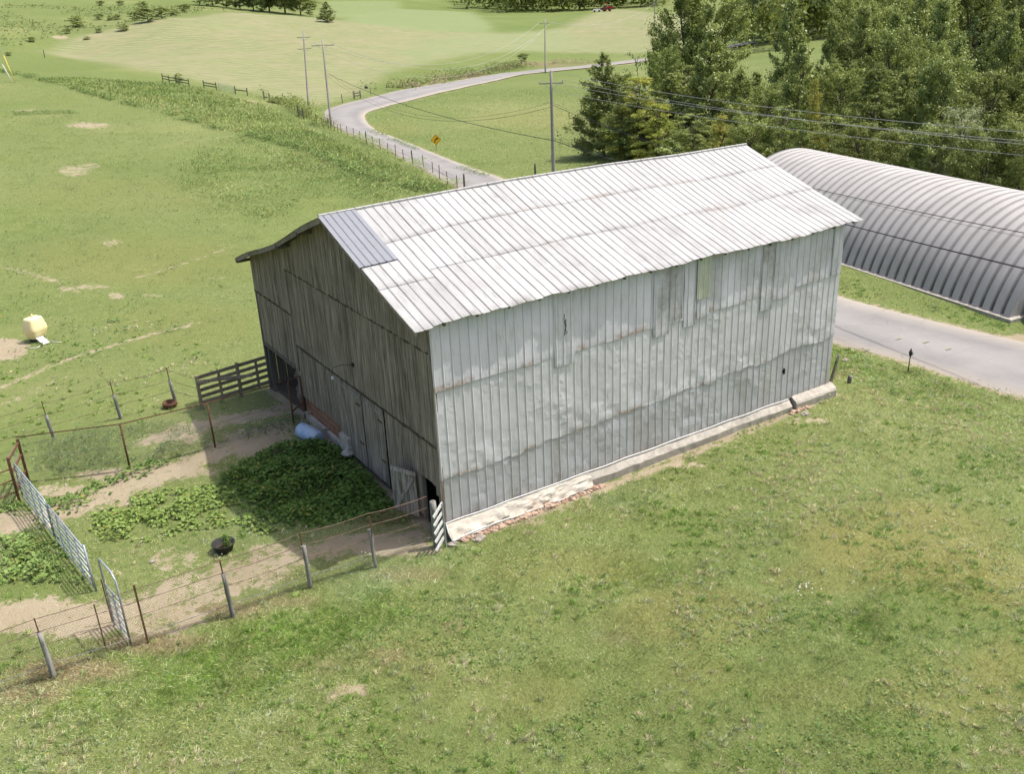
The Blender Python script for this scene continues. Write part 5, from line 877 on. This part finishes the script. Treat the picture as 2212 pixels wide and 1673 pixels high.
def weeds(name, label, polys, dens, size, h, c1, c2, seed, cl=.5, asp=.75, thr=.0, cat='weeds'):
    g = np.random.default_rng(seed); VV = []; CC = []
    for poly in polys:
        W = wpoly(poly); P = np.array(W); ar = .5*abs(np.dot(P[:, 0], np.roll(P[:, 1], 1))-np.dot(P[:, 1], np.roll(P[:, 0], 1))); n = int(ar*dens); q = inpoly(n, W, g)
        ed = np.clip(-sdist(q[:, 0], q[:, 1], W)/.6, 0, 1); nz = fbm(q[:, 0], q[:, 1], cl, seed, 3); k = (g.random(n) < .25+.75*ed) & (nz > thr); q = q[k]; ed = ed[k]; nz = nz[k]; n = len(q)
        hh = h*(.35+.65*ed)*np.clip((nz-.25)*2.2, .25, 1.3); z = G(ZZ, q[:, 0], q[:, 1])+hh*g.uniform(.25, 1, n)**.6; sz = size*g.uniform(.55, 1.3, n)
        V = leaves(q[:, 0], q[:, 1], z, sz, g, asp=asp); c = np.array(c1)+(np.array(c2)-np.array(c1))*g.random((n, 1)); c = c*1.35*(.75+.5*g.random((n, 1))); yl = g.random((n, 1)) > .97; c = np.where(yl, np.array([.34, .30, .08]), c)
        VV.append(V.reshape(-1, 3)); CC.append(np.repeat(c, 6, 0))
    V = np.vstack(VV); o = V.mean(0); n = len(V)//6; me = numpy_mesh(name, V-o, np.arange(n*6).reshape(n, 6)[:, [0, 1, 2, 3, 4, 5]], BLADES, {'col': np.vstack(CC)}); tag(link(name, me, o), label, cat, kind='stuff')
DK = [(470,1045),(500,1010),(600,962),(690,955),(745,975),(800,1030),(835,1075),(870,1110),(915,1118),(870,1135),(760,1132),(640,1148),(560,1122),(500,1085)]
weeds('burdock_patch', 'dense dark green broad leaved weeds filling the shaded yard along the gable', [DK], 420, .125, .50, (.065, .125, .022), (.105, .175, .035), 3, .8)
weeds('burdock_patch', 'sunlit yellowish green broad leaved weeds in the middle of the yard', [[(180,1135),(210,1100),(300,1065),(400,1052),(470,1062),(530,1115),(490,1145),(400,1150),(330,1178),(215,1168)], [(420,1060),(470,1040),(560,1120),(620,1150),(570,1160),(500,1130)]], 260, .12, .30, (.14, .215, .045), (.20, .26, .075), 4, .7, thr=.40)
weeds('burdock_patch', 'pale broad leaved weeds left of the long galvanised gate', [[(0,1155),(60,1150),(105,1185),(150,1235),(130,1262),(0,1265)], [(0,1095),(45,1085),(90,1095),(60,1120),(0,1115)]], 230, .12, .32, (.125, .195, .045), (.18, .25, .08), 5, .7, thr=.36)
weeds('burdock_patch', 'row of leafy weeds along the dirt path inside the chain link fence', [[(70,1085),(150,1072),(240,1028),(330,996),(385,1000),(330,1022),(250,1062),(165,1108),(110,1120)], [(60,1100),(110,1120),(165,1190),(195,1262),(160,1268),(130,1210),(90,1150)]], 130, .13, .34, (.085, .155, .032), (.14, .205, .055), 6, .6, thr=.34)
weeds('feathery_weeds', 'tall greyish green feathery weeds behind the chain link fence', [[(70,1035),(85,962),(160,940),(235,925),(285,960),(280,1005),(200,1032)], [(300,985),(370,950),(440,935),(465,962),(400,1004),(320,1012)], [(240,925),(330,918),(400,920),(440,935),(330,945),(260,950)]], 300, .085, .75, (.105, .155, .06), (.155, .195, .085), 7, .9, .35, .3)
weeds('shaded_weeds', 'low green weeds in the shade below the chain link fence', [[(470,955),(560,920),(640,895),(700,910),(690,950),(600,940),(480,968)], [(560,890),(640,880),(600,900)]], 120, .09, .22, (.07, .13, .025), (.11, .17, .04), 8, .6, .6, .35)
weeds('docks', 'scattered clumps of dock leaves in the grazed pasture', [[(185,705),(230,690),(270,688),(275,697),(200,712)], [(240,712),(280,706),(290,715),(250,722)], [(340,715),(375,702),(410,708),(360,722)], [(120,690),(150,688),(165,700),(140,706)], [(0,655),(20,665),(20,700),(0,700)], [(365,640),(400,640),(400,652),(370,652)], [(520,650),(545,650),(540,662),(520,660)], [(75,740),(115,735),(120,748),(80,750)], [(120,775),(220,755),(225,762),(125,785)], [(20,240),(160,238),(180,246),(30,250)], [(960,1165),(985,1165),(960,1190),(930,1188)], [(270,1005),(295,1003),(290,1012),(270,1014)]], 42, .16, .2, (.10, .165, .045), (.15, .215, .08), 9, .7, .6, .38)
weeds('mound_weeds', 'clumped grass and weeds on the mound behind the far barn corner', [[(1825,765),(1880,762),(1900,785),(1850,800),(1815,785)], [(1880,800),(1960,815),(1980,835),(1900,845),(1850,835)], [(860,1545),(890,1515),(895,1545),(870,1560)], [(1230,1335),(1290,1325),(1300,1345),(1240,1350)]], 60, .12, .3, (.12, .20, .06), (.19, .26, .12), 10, .6, .4, .3)
def brush(name, label, pts, w_, dens, size, h, c1, c2, seed, cat='brush'):
    g = np.random.default_rng(seed); W = resamp(np.array([at(u, v)[:2] for u, v in pts]), 60); L = np.linalg.norm(np.diff(W, axis=0), axis=1).sum(); n = int(L*w_*dens); t_ = g.uniform(0, 59, n); i = np.minimum(t_.astype(int), 58); f = (t_-i)[:, None]
    p = W[i]*(1-f)+W[i+1]*f+g.normal(0, w_/2.5, (n, 2)); nz = fbm(p[:, 0], p[:, 1], 3.5, seed, 3); k = nz > .42; p = p[k]; nz = nz[k]; n = len(p)
    z = G(ZZ, p[:, 0], p[:, 1])+h*np.clip((nz-.40)*5, .1, 1.2)*g.uniform(0, 1, n)**.7; V = leaves(p[:, 0], p[:, 1], z, size*g.uniform(.6, 1.3, n), g, asp=.6); c = (np.array(c1)+(np.array(c2)-np.array(c1))*g.random((n, 1)))*1.5*(.7+.6*g.random((n, 1)))
    o = p.mean(0); o = np.array([o[0], o[1], hz(*o)]); me = numpy_mesh(name, V.reshape(-1, 3)-o, np.arange(n*6).reshape(n, 6), BLADES, {'col': np.repeat(c, 6, 0)}); tag(link(name, me, o), label, cat, kind='stuff')
brush('roadside_brush', 'low brush and weeds along the road bank below the mown field', [(800,188),(850,192),(900,183),(960,172),(1040,158),(1130,142)], 5, 14, .38, 1.3, (.075, .115, .03), (.15, .175, .055), 21)
brush('dry_weeds', 'brown and pinkish dry weeds on the road bank', [(850,196),(960,176),(1060,155),(1140,138),(1200,136),(1290,134)], 3, 10, .35, .8, (.20, .15, .10), (.27, .22, .15), 22)
brush('fence_brush', 'bushy weeds tangled in the fence beside the road bend', [(575,210),(600,216),(625,228),(660,250),(700,272)], 2.6, 30, .30, 1.7, (.09, .13, .03), (.20, .22, .07), 23)
brush('fence_weeds', 'pale green weeds growing along the post line by the road', [(700,275),(760,296),(837,331),(900,362),(955,392),(990,410)], 1.6, 40, .16, .8, (.14, .20, .05), (.22, .26, .09), 24)
brush('verge_weeds', 'strip of longer weeds on the inner edge of the road', [(800,285),(870,312),(960,350),(1040,378),(1095,396)], 1.0, 40, .15, .45, (.08, .13, .03), (.13, .18, .05), 25)
weeds('clover_patch', 'small leaved clover and plantain patches in the lawn', [[(1000,1250),(1400,1100),(1800,950),(2100,900),(2212,1000),(2212,1673),(700,1673),(0,1673),(0,1600),(500,1420)]], 75, .055, .07, (.085, .15, .04), (.13, .20, .06), 41, 1.6, .8, .54)
weeds('pasture_tufts', 'small dark tufts and weeds dotted over the grazed pasture', [[(0,240),(300,250),(600,340),(560,520),(500,600),(540,740),(420,800),(0,880)]], 8, .13, .14, (.085, .135, .045), (.14, .19, .07), 42, 1.1, .6, .58)
weeds('slope_weeds', 'darker tufts of tall weeds on the green slope beside the road', [[(380,370),(480,300),(560,285),(700,330),(800,350),(900,380),(980,412),(900,440),(760,455),(640,470),(560,480),(430,440),(380,400)]], 9, .26, .45, (.10, .16, .045), (.17, .225, .075), 43, 4.5, .35, .52)
brush('bank_shadow_grass', 'longer grass coloured dark as the shadow line along the lower edge of the terrace bank', [(0,152),(80,170),(180,198),(300,230),(420,262),(560,298),(690,333),(760,370),(850,398),(950,420)], 1.1, 34, .26, .55, (.085, .135, .035), (.14, .19, .06), 26)  # grass coloured dark to stand for the bank's shadow line
brush('footing_weeds', 'thin grass and weeds growing against the footing of the metal side', [(985,1158),(1150,1110),(1332,1038),(1475,985),(1640,916),(1790,862)], .30, 75, .10, .16, (.10, .16, .04), (.19, .22, .08), 27)
weeds('hillside_weeds', 'rough tufts and weeds scattered over the far left hillside pasture', [[(0,5),(200,18),(400,14),(500,22),(400,36),(250,56),(120,80),(0,104)]], .5, .75, .5, (.10, .15, .045), (.17, .20, .08), 44, 14, .5, .44)
# clover flowers
g = np.random.default_rng(4); fl = []
for (u, v, k, s_) in ((1750,1275,11,14), (1990,1155,2,20), (540,1180,4,40), (330,1180,5,30), (420,860,12,120), (300,880,10,110), (800,1210,3,12), (215,955,6,60), (200,1020,4,40), (1400,1090,2,40), (100,640,12,70), (480,650,12,60)):
    for _ in range(k): fl.append(at(u+g.normal(0, s_), v+g.normal(0, s_*.6)))
m = MB()
for p in fl: m.box((p[0], p[1], p[2]+.10), (.03, .03, .015))
tag(m.build('white_flowers', WHITE), 'tiny white flower heads dotted through the grass', 'flowers', kind='stuff')

# ================================================================== TREES
LEAF = {'poplar': leafmat('poplar_leaves', (0.195, 0.257, 0.063), (0.341, 0.387, 0.126), spec=.5, rough=.42), 'oak': leafmat('oak_leaves', (0.132, 0.174, 0.043), (0.229, 0.261, 0.077)), 'olive': leafmat('olive_leaves', (0.219, 0.276, 0.077), (0.302, 0.348, 0.108)),
        'locust': leafmat('locust_leaves', (0.413, 0.410, 0.075), (0.292, 0.341, 0.067)), 'gold': leafmat('gold_leaves', (0.449, 0.397, 0.090), (0.351, 0.368, 0.081)), 'cedar': leafmat('cedar_needles', (0.091, 0.150, 0.048), (0.160, 0.210, 0.071), .15), 'silver': leafmat('silver_leaves', (0.422, 0.451, 0.279), (0.262, 0.319, 0.158))}
def crown(shape, seed, nleaf, size, H=12., R=3.):
    g = np.random.default_rng(seed); ncl = {'cone': 210, 'round': 150, 'feather': 150, 'cedar': 190, 'shrub': 40, 'bare': 26}[shape]
    t_ = g.random(ncl); 
    if shape in ('cone', 'cedar'): t_ = .06+.93*t_**1.15; env = (np.clip((1-t_)/.72, 0, 1)**.75)*(1-.4*np.clip((.2-t_)/.2, 0, 1)); env = env*R
    elif shape == 'feather': t_ = .05+.9*t_; env = R*np.sin(np.pi*np.clip(.12+t_*.82, 0, 1))**.6
    else: t_ = .10+.84*t_; env = R*np.sqrt(np.clip(1-((t_-.52)/.5)**2, 0.02, 1))
    a = g.uniform(0, 2*math.pi, ncl); lob = 1+.22*np.sin(a*3+t_*9+seed)+.12*np.sin(a*5-t_*14); rad = env*np.sqrt(g.uniform(.18, 1, ncl))*lob; cr = (.16+.62*g.random(ncl)**1.8)*R/3*(1.15 if shape == 'round' else .9); cr = np.maximum(cr*(.4+.6*np.clip(env/R, 0, 1)), .22)*(2. if shape == 'shrub' else 1)
    C_ = np.c_[rad*np.cos(a), rad*np.sin(a), t_*H]
    if shape in ('cone', 'cedar'): C_ = np.vstack([C_, [[0, 0, H*.965], [.1, 0, H*.93]]]); cr = np.r_[cr, .22, .3]; env = np.r_[env, .3, .4]; t_ = np.r_[t_, .96, .93]; a = np.r_[a, 0, 0]
    w_ = cr**1.7; k = g.choice(len(cr), nleaf, p=w_/w_.sum()); d = g.normal(0, 1, (nleaf, 3)); d /= np.linalg.norm(d, axis=1)[:, None]; d[:, 2] = np.where(g.random(nleaf) < .55, np.abs(d[:, 2]), d[:, 2])
    q3 = np.abs(g.normal(0, .62, nleaf)); rr_ = cr[k]*np.clip(q3+.25, 0, 1.9);  fl_ = {'feather': .55, 'cedar': .55, 'cone': .8}.get(shape, .75); p = C_[k]+d*rr_[:, None]*np.array([1, 1, fl_])
    od = C_[k]*np.array([1, 1, 0]); od = od/(np.linalg.norm(od, axis=1)[:, None]+.3)+np.array([0, 0, .9 if shape in ('cone', 'round') else .1]); p = p+od*(g.normal(0, .55, nleaf)*cr[k])[:, None]
    if shape in ('feather', 'cedar'): p[:, 2] -= .25*np.linalg.norm(p[:, :2], axis=1)*(.6 if shape == 'feather' else .3)
    nrm = d+g.normal(0, .45, (nleaf, 3)); nrm /= np.linalg.norm(nrm, axis=1)[:, None]; tv = np.cross(nrm, g.normal(0, 1, (nleaf, 3))); tv /= np.linalg.norm(tv, axis=1)[:, None]; bv_ = np.cross(nrm, tv); s_ = (size*g.uniform(.6, 1.35, nleaf))[:, None]; asp = {'feather': .32, 'cedar': .28}.get(shape, .62)
    V = np.empty((nleaf, 4, 3)); V[:, 0] = p-tv*s_*.5; V[:, 1] = p+bv_*s_*asp*.5+nrm*s_*.08; V[:, 2] = p+tv*s_*.5; V[:, 3] = p-bv_*s_*asp*.5+nrm*s_*.08
    tone = np.c_[g.random(len(cr))[k]*.6+g.random(nleaf)*.4, np.clip(.5+.22*(g.random(len(cr))[k]-.5)*2+.2*(g.random(nleaf)-.5), 0, 1), np.zeros(nleaf)]
    return V.reshape(-1, 3), np.arange(nleaf*4).reshape(-1, 4), np.repeat(tone, 4, 0), C_
def tree_proto(shape, leafk, seed, nleaf, size, H=12., R=3.):
    V, F_, tn, C_ = crown(shape, seed, nleaf, size, H, R); cm = numpy_mesh('crown', V, F_, LEAF[leafk], {'tone': tn})
    m = MB(); rs = random.Random(seed); top = .9*H if shape != 'round' else .62*H; m.tube([(rs.uniform(-.1, .1)*i, rs.uniform(-.1, .1)*i, top*i/6-.3*(i == 0)) for i in range(7)], [.17*H/12*(1-.13*i) for i in range(7)], 7)
    for i in range(0, min(len(C_), 44), 2):
        c = Vector(C_[i]); z0 = max(.4, c.z-.5-.35*math.hypot(c.x, c.y)); z0 = min(z0, top*.95); mid = Vector((c.x*.5, c.y*.5, (z0+c.z)/2+.1)); m.tube([(0, 0, z0), tuple(mid), tuple(c)], [.06, .04, .015], 5)
    tm = bpy.data.meshes.new('trunk'); tm.from_pydata(m.v, [], m.f); tm.materials.append(BARK); return cm, tm
PRO = {}
def proto(kind):
    if kind not in PRO:
        sh, lf, seed, n_, sz = {'poplarA': ('cone', 'poplar', 1, 26325, 0.202), 'poplarB': ('cone', 'poplar', 2, 26325, 0.185), 'darkcone': ('cone', 'oak', 3, 28350, 0.168), 'oakA': ('round', 'oak', 4, 26325, 0.202), 'oakB': ('round', 'olive', 5, 25312, 0.202), 'midA': ('round', 'poplar', 6, 25312, 0.202), 'midB': ('cone', 'olive', 7, 24300, 0.185),
            'locA': ('feather', 'locust', 8, 28350, 0.227), 'locB': ('feather', 'olive', 9, 27337, 0.210), 'gold': ('cone', 'gold', 10, 22275, 0.168), 'cedar': ('cedar', 'cedar', 11, 22275, 0.168), 'pine': ('cedar', 'oak', 12, 20250, 0.227), 'silver': ('round', 'silver', 13, 8775, 0.202), 'shrubA': ('shrub', 'oak', 14, 3600, .5), 'shrubB': ('shrub', 'olive', 15, 3600, .5), 'bare': ('bare', 'silver', 16, 900, .25)}[kind]
        PRO[kind] = tree_proto(sh, lf, seed, n_, sz)
    return PRO[kind]
def put_tree(name, x, y, H, R, kind, label, cat='tree', group=None):
    cm, tm = proto(kind); r_ = thing(name, (x, y, hz(x, y)-.1), label, cat, group); r_.rotation_euler.z = random.uniform(0, 6.28)
    for nm, me in (('crown', cm), ('trunk', tm)): o = bpy.data.objects.new(nm, me); COL.objects.link(o); o.parent = r_; o.scale = (R/3, R/3, H/12)
    return r_
DF = ([1270, 1400, 1500, 1640, 1800, 2000, 2212, 2420], [97, 92, 88, 82, 77, 71, 65, 60])
def wood_tree(u, vt, w_, back, kind, label, group=None, name='wood_tree'):
    D = float(np.interp(u, *DF))+back; p = atD(u, vt, D); H = p[2]-hz(p[0], p[1]); H = max(H, 2.5); return put_tree(name, p[0], p[1], H, w_/2/FPX*D, kind, label, 'tree', group)
GWd = 'trees of the wood'
TR = [(1330,150,120,2,'oakA','dark green tree filling in behind the left end tree'), (1400,190,120,0,'locB','olive feathery tree between the yellow ones'), (1355,215,110,-2,'oakA','dark low tree under the left end of the wood'), (1450,160,130,1,'midB','upright olive tree behind the yellow feathery pair'), (1303,112,150,0,'darkcone','broad dark green cone shaped tree at the left end of the wood'), (1380,155,125,-3,'locA','yellow green feathery tree right of the dark end tree'), (1425,215,100,-5,'locA','low feathery yellow green tree at the foot of the left end'),
 (1500,235,120,-5,'locB','low olive feathery tree in the front row above the roof'), (1540,60,150,2,'poplarA','tall glossy green pointed tree left of centre'), (1475,125,110,3,'locB','dull olive tree behind the yellow feathery ones'), (1600,150,130,0,'midB','olive green tree right of the tall glossy one'), (1375,100,70,10,'bare','thin greyish half bare tree behind the left end'),
 (1440,90,80,12,'oakB','brownish green tree behind the grey one'), (1480,-50,130,20,'oakA','very tall dark tree rising out of the picture at left'), (1550,-40,150,22,'oakB','broad light olive tree top rising out of the picture'), (1425,70,60,18,'oakA','dark leaning limbs beside the mown field'),
 (1712,-6,135,8,'poplarA','tallest bright pointed tree beside the meadow gap'), (1735,88,130,1,'poplarB','bright pointed tree in front of the tallest one'), (1800,42,95,9,'midB','slim green tree just right of the meadow gap'), (1660,170,100,4,'oakB','brownish rounded tree between two pointed trees'),
 (1762,165,75,-4,'gold','small orange yellow pointed tree'), (1700,215,110,-6,'locB','olive shrubby tree under the bright pointed trees'), (1560,245,110,-8,'gold','low golden tree just above the ridge'), (1625,235,110,-8,'oakB','low silvery green tree above the ridge end'),
 (1868,5,130,10,'poplarB','pointed pale green tree right of the meadow gap'), (1825,120,110,3,'oakB','reddish olive tree under the pale pointed one'), (1900,130,190,-2,'pine','wide thin foliaged dark pine above the arched building'), (1940,18,130,12,'midB','yellowish tree behind the pine'), (1990,-20,140,16,'poplarA','tall pale tree at the top right of centre'),
 (1960,150,110,4,'poplarB','upright green tree just right of the pine'), (2040,-10,130,14,'poplarB','tall pale pointed tree near the upper right'), (2050,110,130,4,'midA','rounded mid green tree at right'), (2085,220,110,-3,'silver','silvery leaved bush like tree at right'), (2110,30,120,12,'cedar','dark blue green conifer near the upper right'),
 (2150,140,150,2,'oakA','dark rounded tree at the right edge'), (2190,20,130,12,'poplarA','tall pale tree in the upper right corner'), (2220,100,120,5,'darkcone','dark pointed tree cut by the right edge'), (2140,260,130,-4,'oakA','low dark tree above the arched building at right'), (2230,230,130,-3,'oakB','low olive tree cut by the right edge'),
 (1800,235,110,-5,'locB','low olive tree left of the pine foot'), (1860,255,110,-6,'oakA','low dark tree at the pine foot'), (1960,270,120,-4,'oakA','low dark tree behind the arched building'), (2030,260,110,-4,'midA','low green tree behind the arched building'), (1740,260,90,-7,'midB','low green tree behind the far end of the arched building'),
 (1340,240,90,-3,'locB','low olive shrub tree under the dark end tree'), (1455,290,80,-7,'shrubB','rounded shrub at the foot of the wood edge'), (1350,290,60,-3,'shrubA','dark shrub at the foot of the dark end tree')]
for a_ in TR: wood_tree(*a_, group=GWd)
for i in range(26):
    u = 1500+i*36+random.uniform(-10, 10); wood_tree(u, (150 if u < 1590 or u > 1830 else 205)+random.uniform(-40, 20) if i % 2 else (60 if u > 1850 else 165)+random.uniform(-30, 30), random.uniform(110, 150), random.uniform(6, 16), random.choice(['oakA', 'midA', 'oakB', 'poplarB', 'midB']), 'crown packed among others inside the wood', 'crowns inside the wood')
for i in range(16):
    u = 1860+i*36; wood_tree(u, random.uniform(-60, -10), random.uniform(120, 160), random.uniform(22, 36), random.choice(['oakA', 'midA', 'oakB', 'poplarA']), 'tall tree at the back of the wood along the top edge', 'tall trees at the back of the wood')
brush('undergrowth', 'dark brushy undergrowth at the foot of the wood', [(1285,300),(1330,315),(1400,330),(1480,338),(1600,345),(1750,350),(1900,372),(2050,392),(2212,415),(2400,440)], 6, 16, .32, 1.6, (.05, .075, .022), (.12, .12, .05), 31)
brush('edge_weeds', 'light green weeds fringing the left foot of the wood', [(1270,285),(1290,300),(1330,318),(1380,330),(1440,338)], 3, 14, .25, .6, (.10, .15, .04), (.15, .19, .06), 32)
# trees beyond the mown hill
for (u, v, hp, wp_, kd, lb) in ((500,22,40,46,'oakA','dark round tree at the left end of the hilltop group'), (530,24,60,56,'oakA','dark tree second from left on the hilltop'), (565,27,80,70,'oakA','large dark tree in the middle of the hilltop group'), (600,31,90,76,'oakA','largest dark tree on the hilltop'), (635,34,70,60,'oakA','dark tree near the right end of the hilltop group'), (655,37,22,30,'shrubA','low dark bush ending the hilltop group'),
    (470,18,30,40,'oakB','lighter bush left of the hilltop group'), (440,16,24,36,'shrubB','low olive bush left of the hilltop group'), (410,14,22,34,'shrubA','dark bush on the pasture skyline'), (549,28,30,30,'oakB','yellowish bush before the hilltop trees')):
    q_ = at(u, v); D = float((q_-CAM) @ fw)+12; x, y = q_[0]+fw[0]*14, q_[1]+fw[1]*14; put_tree('hill_tree', x, y, (hp+12)/FPX*D, wp_/2/FPX*D, kd, lb, 'tree', 'trees on the hilltop')
q_ = at(708,47); D = float((q_-CAM) @ fw); put_tree('cone_bush', q_[0], q_[1], 42/FPX*D, 20/FPX*D, 'darkcone', 'lone dark cone shaped evergreen standing in the fold of the mown hill', 'tree')
for i, (u, v, s_, lb) in enumerate(((167,58,22,'largest dark bush on the upper left hillside'), (215,42,12,'small dark bush right of the largest bush'), (217,12,10,'small bush high on the hillside'), (240,43,10,'left bush of a close pair'), (253,42,10,'right bush of a close pair'), (213,70,9,'small upright bush below the pair'), (187,85,7,'tiny weed bush at the hay field edge'), (70,90,10,'lone small bush on the left hillside'), (292,44,18,'bush at the left end of the hedge'), (267,66,14,'bush below the hedge end'), (320,46,26,'widest bush of the hedge on the hillside'), (350,40,22,'bush in the middle of the hedge'), (375,34,14,'small bush towards the right end of the hedge'), (20,120,8,'tiny bush near the left edge'), (145,72,10,'low bush beside the largest one'), (310,20,16,'bush high above the hedge'), (260,12,10,'small bush at the top of the hillside'), (398,26,16,'bush near the skyline hedge end'))):
    q_ = at(u, v); D = float((q_-CAM) @ fw); put_tree('hillside_bush', q_[0], q_[1], s_*1.15/FPX*D, s_*.85/FPX*D, 'shrubA' if i % 3 else 'shrubB', lb, 'bush', 'bushes on the hillside')
for (u, v, s_, lb) in ((352,195-22,0,''), (1157,100,0,'')): pass
q_ = at(594,222); D = float((q_-CAM) @ fw); put_tree('fence_bush', q_[0], q_[1], 16/FPX*D, 14/FPX*D, 'shrubB', 'round bush in the fence line left of the paired poles', 'bush'); q_ = at(1130,132); D = float((q_-CAM) @ fw); put_tree('bank_bush', q_[0], q_[1], 18/FPX*D, 12/FPX*D, 'shrubA', 'dark pointed bush on the road bank left of the far pole', 'bush'); q_ = at(350+117,200); 
q_ = at(388,180); D = float((q_-CAM) @ fw); put_tree('fence_sapling', q_[0], q_[1], 24/FPX*D, 8/FPX*D, 'shrubB', 'thin sapling growing at the broken board fence', 'sapling')
# plant in the tub
g = np.random.default_rng(5); tbp = P3(488,1190); n = 260; q = np.c_[tbp.x+g.normal(.05, .06, n), tbp.y+g.normal(0, .06, n)]; V = leaves(q[:, 0], q[:, 1], tbp.z+.1+.45*g.random(n), .07*np.ones(n), g, asp=.3); o = np.array(tbp); me = numpy_mesh('tub_weed', V.reshape(-1, 3)-o, np.arange(n*6).reshape(n, 6), BLADES, {'col': np.repeat(np.array([[.14, .23, .04]])*(.7+.6*g.random((n, 1))), 6, 0)}); tag(link('tub_weed', me, o), 'bright green weed sprouting out of the black tub', 'weed')
# far wood on the hills
g = np.random.default_rng(9); VV = []; TT = []
far = [(1000+g.uniform(0, 440), None, 430+g.uniform(0, 160)) for _ in range(230)]+[(430+g.uniform(0, 260), None, 400+g.uniform(0, 150)) for _ in range(110)]+[(1620+g.uniform(0, 620), None, 235+g.uniform(0, 120)) for _ in range(170)]+[(-40+g.uniform(0, 200), None, 480+g.uniform(0, 160)) for _ in range(40)]+[(640+g.uniform(0, 400), None, 620+g.uniform(0, 200)) for _ in range(110)]
for (u, _, D) in far:
    p = atD(u, 0, D); z = hz(p[0], p[1]); H = g.uniform(10, 17); R = g.uniform(4, 6.5); n = 170 if D > 300 else 420; d = g.normal(0, 1, (n, 3)); d /= np.linalg.norm(d, axis=1)[:, None]; d[:, 2] = np.where(g.random(n) < .7, abs(d[:, 2]), d[:, 2]); lob = 1+.25*np.sin(d[:, :1]*5+D)+.2*np.sin(d[:, 1:2]*7+u)
    c = np.array([p[0], p[1], z+H*.5])+d*lob*np.array([R, R, H*.5])*g.uniform(.8, 1.05, (n, 1)); s_ = (1.5 if D > 300 else 1.0)*g.uniform(.6, 1.3, (n, 1)); nr = d+g.normal(0, .4, (n, 3)); tv = np.cross(nr, g.normal(0, 1, (n, 3))); tv /= np.linalg.norm(tv, axis=1)[:, None]; bv_ = np.cross(nr, tv); bv_ /= np.linalg.norm(bv_, axis=1)[:, None]
    V = np.empty((n, 4, 3)); V[:, 0] = c-tv*s_*.6; V[:, 1] = c+bv_*s_*.45; V[:, 2] = c+tv*s_*.6; V[:, 3] = c-bv_*s_*.45; VV.append(V.reshape(-1, 3)); tt_ = np.c_[np.full(n, g.random()), np.clip(.35+.3*g.random()+.2*(g.random(n)-.5), 0, 1), np.zeros(n)]; TT.append(np.repeat(tt_, 4, 0))
V = np.vstack(VV); o = V.mean(0); n = len(V)//4; me = numpy_mesh('distant_wood', V-o, np.arange(n*4).reshape(n, 4), LEAF['oak'], {'tone': np.vstack(TT)}); tag(link('distant_wood', me, o), 'dark wooded hills behind the mown fields', 'wood', kind='stuff')
